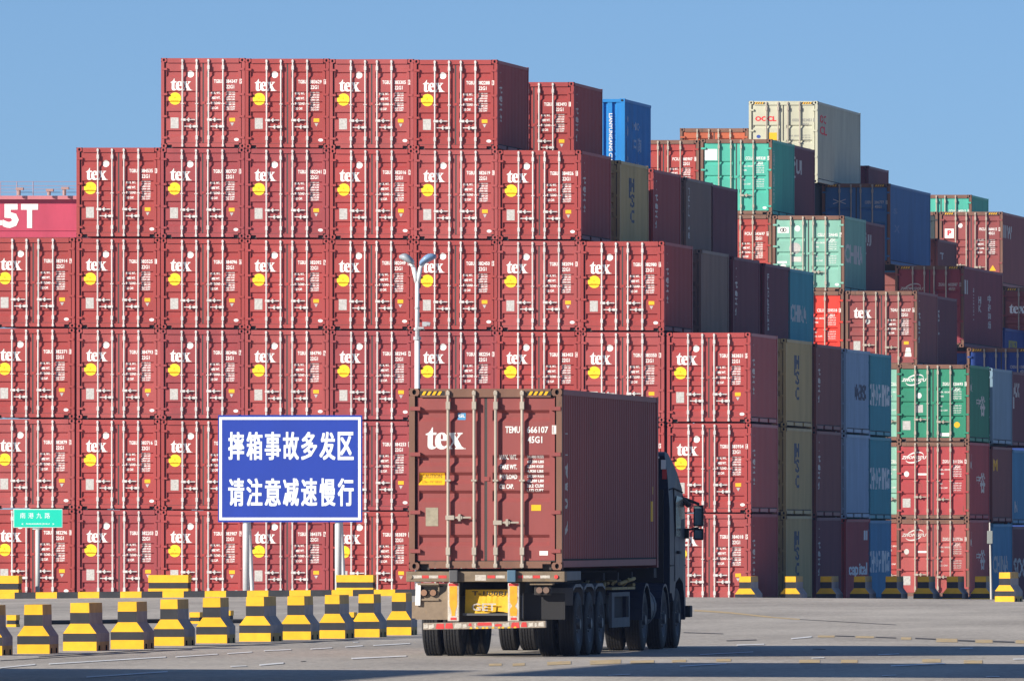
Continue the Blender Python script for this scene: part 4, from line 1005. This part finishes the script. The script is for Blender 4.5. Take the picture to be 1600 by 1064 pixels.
# ------------------------------------------------------------------ concrete barriers
def barrier_meshes(L):
    lev = [(0, .27, 0), (.152, .27, 1), (.29, .27, 2), (.454, .155, 3), (.636, .155, 4), (.80, .15, None)]
    front = MB(); b = MB()
    # bands: yellow, black, yellow (slope), black, yellow
    for (z0, w0, k), (z1, w1, _) in zip(lev, lev[1:]):
        fm_ = 0 if k % 2 == 0 else 1
        for (y, rev) in ((-L / 2, 0), (L / 2, 1)):
            q = [(-w0, y, z0), (w0, y, z0), (w1, y, z1), (-w1, y, z1)]; b.face(q[::-1] if rev else q, fm_)
        smat = [3, 2, 2, 2, 3][k]  # top and bottom side bands take the yellow with shade painted in
        for sx in (-1, 1):
            if k == 0:
                ys_ = [-L / 2, -L / 2 + .16 * L, -L / 2 + .30 * L, L / 2 - .30 * L, L / 2 - .16 * L, L / 2]
                for i in range(5):
                    if i % 2 == 0: q = [(sx * w0, ys_[i], z0), (sx * w0, ys_[i + 1], z0), (sx * w1, ys_[i + 1], z1), (sx * w1, ys_[i], z1)]; b.face(q if sx > 0 else q[::-1], smat)
                    else:
                        q = [(sx * w0, ys_[i], .09), (sx * w0, ys_[i + 1], .09), (sx * w1, ys_[i + 1], z1), (sx * w1, ys_[i], z1)]; b.face(q if sx > 0 else q[::-1], smat)
                        q = [(sx * (w0 - .08), ys_[i], 0), (sx * (w0 - .08), ys_[i + 1], 0), (sx * (w0 - .08), ys_[i + 1], .09), (sx * (w0 - .08), ys_[i], .09)]; b.face(q if sx > 0 else q[::-1], 4)
                        for yy in (ys_[i], ys_[i + 1]): b.face([(sx * w0, yy, 0), (sx * w0, yy, .09), (sx * (w0 - .08), yy, .09), (sx * (w0 - .08), yy, 0)], 4)
                        b.face([(sx * w0, ys_[i], .09), (sx * w0, ys_[i + 1], .09), (sx * (w0 - .08), ys_[i + 1], .09), (sx * (w0 - .08), ys_[i], .09)], 4)
            else:
                q = [(sx * w0, -L / 2, z0), (sx * w0, L / 2, z0), (sx * w1, L / 2, z1), (sx * w1, -L / 2, z1)]; b.face(q if sx > 0 else q[::-1], smat)
    b.face([(-.15, -L / 2, .8), (.15, -L / 2, .8), (.15, L / 2, .8), (-.15, L / 2, .8)], 0)
    # split into a base and a stem so that each is its own mesh
    base, stem = MB(), MB()
    for f, m_ in zip(b.f, b.m):
        zc = sum(b.v[i][2] for i in f) / len(f); (stem if zc > .46 else base).face([b.v[i] for i in f], m_)
    return base.mesh('barrier_base', 5), stem.mesh('barrier_stem', 5)
BMATS = [M_byel, M_bblk, M_bgrey, M_byel_shade, M_holeshade]
BM = {1.0: barrier_meshes(1.05), 1.5: barrier_meshes(1.6)}
def barrier(loc, rz, label, group, L=1.0, sc=(1, 1, 1)):
    r_ = empty('traffic_barrier', loc, rz, label, 'barrier', group); r_.scale = sc
    obj('base', BM[L][0], BMATS, r_); obj('stem', BM[L][1], BMATS, r_)
FR = [(-24, 1023.5), (49.5, 1020.8), (125.5, 1016.3), (198, 1013.4), (264, 1008.4), (329, 1004.4), (400, 1001.7), (461.5, 999), (519, 997), (570.5, 995), (621, 991.8)]
SZ = [.96, .96, 1.03, 1.03, .97, 1.0, 1.05, 1.0, .88, .92, .86]
for k, (cx, by) in enumerate(FR):
    p = on_ground(cx, by); p.y += .52; p.z = gz(p.x, p.y)
    pos = 'leftmost in the near row, cut by the frame' if k == 0 else 'last of the near row, beside the trailer wheel' if k == 10 else '%s from the left in the near row' % ORD[k] if k < 9 else 'next to last of the near row'
    barrier(p, R([2, 3, -1, 1, 0, 2, -2, 1, 0, 2, 3][k]), 'yellow and black concrete barrier, ' + pos, 'barriers of the near row', 1.0, (SZ[k], 1, [1, .99, .99, .99, 1, 1, 1, .99, 1.0, 1.0, 1.0][k]))
RB = [1164, 1234.6, 1290.6, 1343, 1392.5, 1442.5, 1488, 1532]
DXC = (1173 - CX) * Y0 / F
for k, cx in enumerate(RB):
    Y = (341.0, 345.3)[k] if k < 2 else 0
    if not Y:
        Y = 347
        for _ in range(6):
            X = (cx - CX) * Y / F; Y = 344.5 + .9 * (X + .4 - DXC) + 1.3
    X = (cx - CX) * Y / F; Z = CAMZ - (900.2 - CY) * Y / F - .8 + (.0 if k < 7 else .0)
    lab = 'sunlit yellow and black barrier %s' % ('before the bottom maroon container' if k == 0 else 'before the olive container') if k < 2 else 'shaded yellow and black barrier in the far row, %s of six from the left' % ORD[k - 2]
    barrier((X, Y + .8, Z), 0, lab, 'barriers of the far row', 1.5, (1.08, 1, 1))
p = on_ground(1573, 939.8); barrier((p.x, p.y + .5, gz(p.x, p.y) ), R(-6), 'sunlit yellow and black barrier alone at the far right end', 'barriers of the far row', 1.0, (1.0, 1, 1))

# low striped blocks on the kerb and behind the near row
def low_block(x0, x1, yt, yb, Y, label, group, dep=.5, name='striped_block'):
    a, b = P(x0, yt, Y), P(x1, yb, Y); h = a.z - b.z; wd = b.x - a.x
    r_ = empty(name, ((a.x + b.x) / 2, Y, b.z), 0, label, 'block', group)
    mb = MB(); z = [0, h * .22, h * .56, h]
    for k in range(3):
        e_ = .0 if k < 2 else 0
        mb.box(-wd / 2 + (.0 if k != 1 else .012), wd / 2 - (.0 if k != 1 else .012), 0 if k != 1 else .012, dep, z[k], z[k + 1], 1 if k == 1 else 0)
    obj('band', mb.mesh('striped_block'), [M_byel, M_bblk], r_)
low_block(-30, 29, 899, 927, YC - .25, 'yellow and black striped block on the kerb by the green sign', 'striped blocks on the kerb')
low_block(231.5, 294, 898, 925, YC - .22, 'yellow and black striped block on the kerb left of the blue sign', 'striped blocks on the kerb')
low_block(525, 583, 898, 923.5, YC - .22, 'yellow and black striped block on the kerb by the right sign post', 'striped blocks on the kerb')
for (x0, x1, yb, lb) in ((10, 25, 979, 'first from the left'), (296, 312, 974, 'behind the sixth near barrier'), (350, 360, 971, 'smallest one, right of the sixth near barrier'), (537, 553, 974, 'behind the ninth near barrier')):
    p = on_ground((x0 + x1) / 2, yb); yt = CY + (CAMZ - p.z - .24) * F / p.y
    low_block(x0, x1, yt, yb, p.y, 'low striped block behind the near row, ' + lb, 'low blocks behind the near row', .4, 'low_block')
mb = MB(); pts = [on_ground(x, 975.5 - .006 * x + .5 * math.sin(x * .02)) + Vector((0, 0, .05)) for x in range(70, 420, 14)]  # thin dark raised line along the ground
for a, b in zip(pts, pts[1:]): mb.tube(a, b, .045, 6)
tag(obj('dark_ground_line', mb.mesh('dark_ground_line'), M_bblk), 'thin dark raised line on the pavement behind the near barriers', 'pipe')

# ------------------------------------------------------------------ blue sign board
M_sblue = mat('sign_blue', (.006, .038, .34), .45, var=.06)
M_swhite = mat('sign_white', (.80, .86, .90), .5, var=.04)
M_post = mat('painted_post', (.72, .75, .78), .45, var=.08)
YS = YC + .9; zs = F / YS
ctr = P(453.5, 732, YS); sg = empty('warning_sign', (ctr.x, YS, gz(ctr.x, YS)), 0, 'blue warning board with white Chinese lettering on two white posts', 'sign')
hz_ = ctr.z - gz(ctr.x, YS); bw, bh = 225 / zs, 167 / zs
mb = MB(); mb.box(-bw / 2, bw / 2, -.03, .03, hz_ - bh / 2, hz_ + bh / 2)
rot = (0, R(.45), 0)
bd = obj('board', mb.mesh('sign_board'), M_sblue, sg)
mb = MB(); a, b, t = bw / 2 - .035, bh / 2 - .035 - .02, .075
for q in ((-a, a, hz_ + b - t, hz_ + b), (-a, a, hz_ - b, hz_ - b + t), (-a, -a + t, hz_ - b + t, hz_ + b - t), (a - t, a, hz_ - b + t, hz_ + b - t)): mb.rect(*q, -.034)
obj('border', mb.mesh('sign_border'), M_swhite, bd)
def szx(u): return -bw / 2 + u / 1360 * 230 / zs - 1 / zs * .6
def szz(v): return hz_ + bh / 2 - (v / 1064 * 180 - 8) / zs
mb = MB()
for (line, v0, v1) in (('摔箱事故多发区', 200, 462), ('请注意减速慢行', 628, 888)):
    for k, ch in enumerate(line):
        u0 = 98 + k * 168.5; 
        for q, (dx, dz) in enumerate(((-.5, -.4), (.5, -.4), (-.5, .4), (.5, .4), (0, 0))):      # heavy strokes: several passes of the brush
            put_text(mb, ch, szx(u0 + 5 + dx * 10), szx(u0 + 143 + dx * 10), szz(v1 - 5 + dz * 9), szz(v0 + 5 + dz * 9), -.034 - .0012 * q, 0, bold=.004)
obj('lettering', mb.mesh('sign_lettering'), M_swhite, bd)
for x in (383.5, 527.5):
    xx = (x - CX) * YS / F - ctr.x
    mb = MB(); zb_ = gz(ctr.x + xx, YS) - sg.location.z - .2
    mb.tube((xx, .11, zb_), (xx, .11, hz_ + bh / 2 - .05), .095, 16); po = obj('post', smooth(mb.mesh('sign_post')), M_post, sg)
    mb = MB(); mb.tube((xx + .0, 1.2, zb_), (xx + .02, .2, hz_ - .6), .055, 12); obj('brace', mb.mesh('sign_brace'), M_post, sg)
mb = MB()
for dz_ in (-.9, .9): mb.box(-bw / 2 + .1, bw / 2 - .1, .03, .075, hz_ + dz_ - .03, hz_ + dz_ + .03)
obj('rail', mb.mesh('sign_rail'), M_post, sg)

# green street name sign
YG = YC + .7; zs2 = F / YG
ctr = P(59.5, 809.5, YG); sg = empty('street_sign', (ctr.x, YG, gz(ctr.x, YG)), 0, 'small turquoise street name sign on a thin grey post', 'sign')
hz_ = ctr.z - sg.location.z; bw, bh = 77 / zs2, 29.5 / zs2
mb = MB(); mb.box(-bw / 2, bw / 2, -.02, .02, hz_ - bh / 2, hz_ + bh / 2)
bd = obj('board', bevel(mb.mesh('street_board'), .018), mat('sign_pale_edge', (.55, .72, .66), .5, var=0), sg)
mb = MB(); mb.rect(-bw / 2 + .022, bw / 2 - .022, hz_ - bh / 2 + .022, hz_ + bh / 2 - .022, -.0225); obj('face', mb.mesh('street_face'), mat('sign_turquoise', (.0, .56, .40), .4, var=.03), bd)
mb = MB()
for k, ch in enumerate('南港九路'):
    x0 = -.60 + k * .23 + .10; put_text(mb, ch, x0, x0 + .15, hz_ + .0, hz_ + .155, -.026, bold=.0)
put_text(mb, 'NANGANG JIULU', -.33, .33, hz_ - .185, hz_ - .135, -.026, bold=.02); put_text(mb, '<', -.46, -.41, hz_ - .185, hz_ - .135, -.026, bold=.02); put_text(mb, '>', .41, .46, hz_ - .185, hz_ - .135, -.026, bold=.02)
obj('lettering', mb.mesh('street_lettering'), M_swhite, bd)
mb = MB(); mb.tube((-.03, .09, -.3), (-.03, .09, hz_ + .1), .062, 14); mb.box(-.16, .12, .02, .1, hz_ - bh / 2 - .05, hz_ - bh / 2 + .01); obj('post', smooth(mb.mesh('street_post')), mat('grey_post', (.55, .58, .58), .5, var=.1), sg)

# street lamp with two heads and a camera bracket
YL = YC + 4.2; zl = F / YL; pb = P(652.5, 930, YL); g0 = gz(pb.x, YL)
lamp = empty('street_lamp', (pb.x, YL, g0 - .1), 0, 'white street lamp with two heads before the container wall', 'street lamp')
zz = lambda py: CAMZ - (py - CY) / zl - g0 + .1
xx = lambda px_: (px_ - 652.5) / zl
mb = MB(); mb.tube((0, 0, 0), (xx(652), 0, zz(528)), .085, 16, 0, .075); mb.tube((xx(652), 0, zz(528)), (xx(652), 0, zz(440)), .062, 16); obj('pole', smooth(mb.mesh('lamp_pole')), M_post, lamp)
mb = MB()
for (y0, y1, r_) in ((531, 526, .11), (524, 519, .06), (516, 512, .10), (483, 480, .075)): mb.tube((xx(652), 0, zz(y0)), (xx(652), 0, zz(y1)), r_, 14)
mb.box(xx(654), xx(663), -.12, .02, zz(514), zz(511)); mb.box(xx(661), xx(668), -.14, .0, zz(510), zz(503)); mb.tube((xx(668), -.1, zz(506)), (xx(673), -.1, zz(507)), .06, 10)
obj('camera_bracket', mb.mesh('camera_bracket'), mat('dull_clamp', (.40, .42, .44), .5, var=.15), lamp)
for sx in (-1, 1):
    mb = MB()
    if sx < 0: A, B, Cc = (xx(651), 0, zz(442)), (xx(646), 0, zz(418)), (xx(641), 0, zz(410))
    else: A, B, Cc = (xx(653), 0, zz(442)), (xx(657), 0, zz(418)), (xx(662), 0, zz(411))
    mb.tube(A, B, .06, 12); mb.tube(B, Cc, .055, 12)
    arm = obj('arm', smooth(mb.mesh('lamp_arm')), M_post, lamp)
    mb = MB(); tip = (xx(624.5), 0, zz(401.5)) if sx < 0 else (xx(681), 0, zz(401))
    # head: a flattened shell from a ring of sections
    n = 7; A = Vector((Cc[0] - sx * .10, 0, Cc[2] - .01)); B = Vector(tip); secs = []
    for k in range(n):
        t = k / (n - 1); c_ = A.lerp(B, t); c_.z += .05 * math.sin(math.pi * t); h = (.04 + .085 * math.sin(math.pi * min(1, t * .8 + .15))); wd = .07 + .18 * math.sin(math.pi * min(1, t * .75 + .15))
        secs.append([(c_.x, wd * math.cos(2 * math.pi * j / 12), c_.z + h * math.sin(2 * math.pi * j / 12)) for j in range(12)])
    for s0, s1 in zip(secs, secs[1:]):
        for j in range(12): mb.face([s0[j], s0[(j + 1) % 12], s1[(j + 1) % 12], s1[j]])
    mb.face(secs[0]); mb.face(secs[-1]); obj('lamp_head', smooth(fixn(mb.mesh('lamp_head'))), mat('lamp_head_grey', (.34, .38, .42), .35, var=.08) if sx < 0 else mat('lamp_head_blue', (.20, .33, .52), .35, var=.08), arm)

# thin pole with a small box among the far barriers
YP = 346.5; pb = P(1549, 938, YP); g0 = pb.z - .05; zp = F / YP
pole = empty('meter_pole', (pb.x, YP, g0), 0, 'thin pale pole with a small grey box between the far barriers', 'pole')
q = lambda px_, py: ((px_ - 1549) / zp, 0, CAMZ - (py - CY) / zp - g0)
mb = MB(); mb.tube(q(1549, 940), q(1546.5, 816), .035, 10, 0, .022); obj('pole', mb.mesh('meter_pole'), mat('pale_wood_pole', (.46, .45, .43), .7, var=.15), pole)
mb = MB(); a, b = q(1543, 849), q(1551.5, 829); mb.box(a[0], b[0], -.12, -.03, a[2], b[2]); obj('box', bevel(mb.mesh('meter_box'), .012), mat('box_grey', (.20, .22, .21), .6, var=.15), pole)

# ------------------------------------------------------------------ red crane girder behind the wall
YK = 520.0; zk = F / YK
ca = P(-420, 340, YK); cb = P(260, 340, YK)
crane = empty('gantry_crane', ((ca.x + cb.x) / 2, YK, gz(ca.x, YK)), 0, 'red gantry crane girder with white numerals and railings behind the wall', 'crane')
ox, oz = crane.location.x, crane.location.z
kz = lambda py: CAMZ - (py - CY) / zk - oz
kx = lambda px_: (px_ - CX) / zk - ox
mb = MB(); mb.box(kx(-420), kx(260), 0, 2.2, kz(371), kz(312)); mb.box(kx(-420), kx(260), -.04, 0, kz(360.8), kz(359.8)); gd = obj('girder', mb.mesh('crane_girder'), PAL['pinkred'], crane)
mb = MB(); put_text(mb, '5', kx(4.5), kx(29.5), kz(356.5), kz(319), -.012, bold=.05); put_text(mb, 'T', kx(33), kx(59.5), kz(356.5), kz(319), -.012, bold=.05); mb.rect(kx(-9), kx(4), kz(352), kz(344.5), -.012)
obj('lettering', mb.mesh('crane_lettering'), M_white, gd)
mb = MB(); mb.box(kx(-420), kx(260), -.30, .0, kz(312), kz(306.5)); obj('walkway', mb.mesh('crane_walkway'), mat('walkway_red', (.50, .16, .18), .6, var=.1), crane)
mb = MB()
for k in range(18):
    x = kx(-380 + k * 25.5); mb.tube((x, -.25, kz(308)), (x, -.25, kz(284)), .022, 6)
for py in (284.5, 291, 296, 301): mb.tube((kx(-420), -.25, kz(py)), (kx(258), -.25, kz(py)), .013, 6)
obj('railing', mb.mesh('crane_railing'), mat('railing_mauve', (.34, .26, .34), .6, var=0), crane)
mb = MB()
for (x, y) in ((33, 298), (80, 300), (104, 297)): mb.tube((kx(x), -.5, kz(306)), (kx(x), -.5, kz(y)), .08, 8); mb.box(kx(x) - .12, kx(x) + .2, -.6, -.4, kz(y), kz(y - 4))
obj('lamp_post', mb.mesh('crane_lamp'), mat('rail_fitting', (.38, .22, .20), .6, var=0), crane)
for x in (-360, 230):
    mb = MB(); mb.box(kx(x) - .8, kx(x) + .8, .3, 1.9, 0, kz(371)); obj('leg', mb.mesh('crane_leg'), PAL['pinkred'], crane)

# ------------------------------------------------------------------ made-up canopy out of view, added to lay the long shadow across the road
H_ = 10.0
can = empty('added_shade_canopy', (-52, 150, 0), 0, 'made-up grey canopy out of view, added to cast the broad foreground shadow', 'canopy')
mb = MB()
roof = [(-95, -45.9, 118, 155.6), (-44.2, -28, 150.2, 166.2), (-45.9, -28, 118, 142.6)]
for (x0, x1, y0, y1) in roof: mb.box(x0 + 52, x1 + 52, y0 - 150, y1 - 150, H_, H_ + .5)
obj('roof', mb.mesh('added_canopy_roof'), mat('added_canopy_grey', (.4, .4, .4), .7, var=.1), can)
for (x, y) in ((-90, 121), (-48, 121), (-90, 152), (-48, 152)):
    mb = MB(); mb.tube((x + 52, y - 150, 0), (x + 52, y - 150, H_), .3, 12); obj('column', mb.mesh('added_canopy_column'), mat('added_canopy_grey', (.4, .4, .4), .7, var=.1), can)

# ------------------------------------------------------------------ sea air between the camera and the far stacks
mb = MB(); mb.box(-640, 640, -120, 1540, -8, 26)
hz = obj('haze', mb.mesh('haze'), None); hz['kind'] = 'stuff'
m = bpy.data.materials.new('sea_haze'); m.use_nodes = True; n = m.node_tree; n.nodes.clear()
ov = n.nodes.new('ShaderNodeOutputMaterial'); pv = n.nodes.new('ShaderNodeVolumePrincipled')
pv.inputs['Color'].default_value = (.45, .60, 1.0, 1); pv.inputs['Density'].default_value = .00011; pv.inputs['Anisotropy'].default_value = 0.2
n.links.new(pv.outputs['Volume'], ov.inputs['Volume']); hz.material_slots[0].material = m
S.cycles.volume_bounces = 0
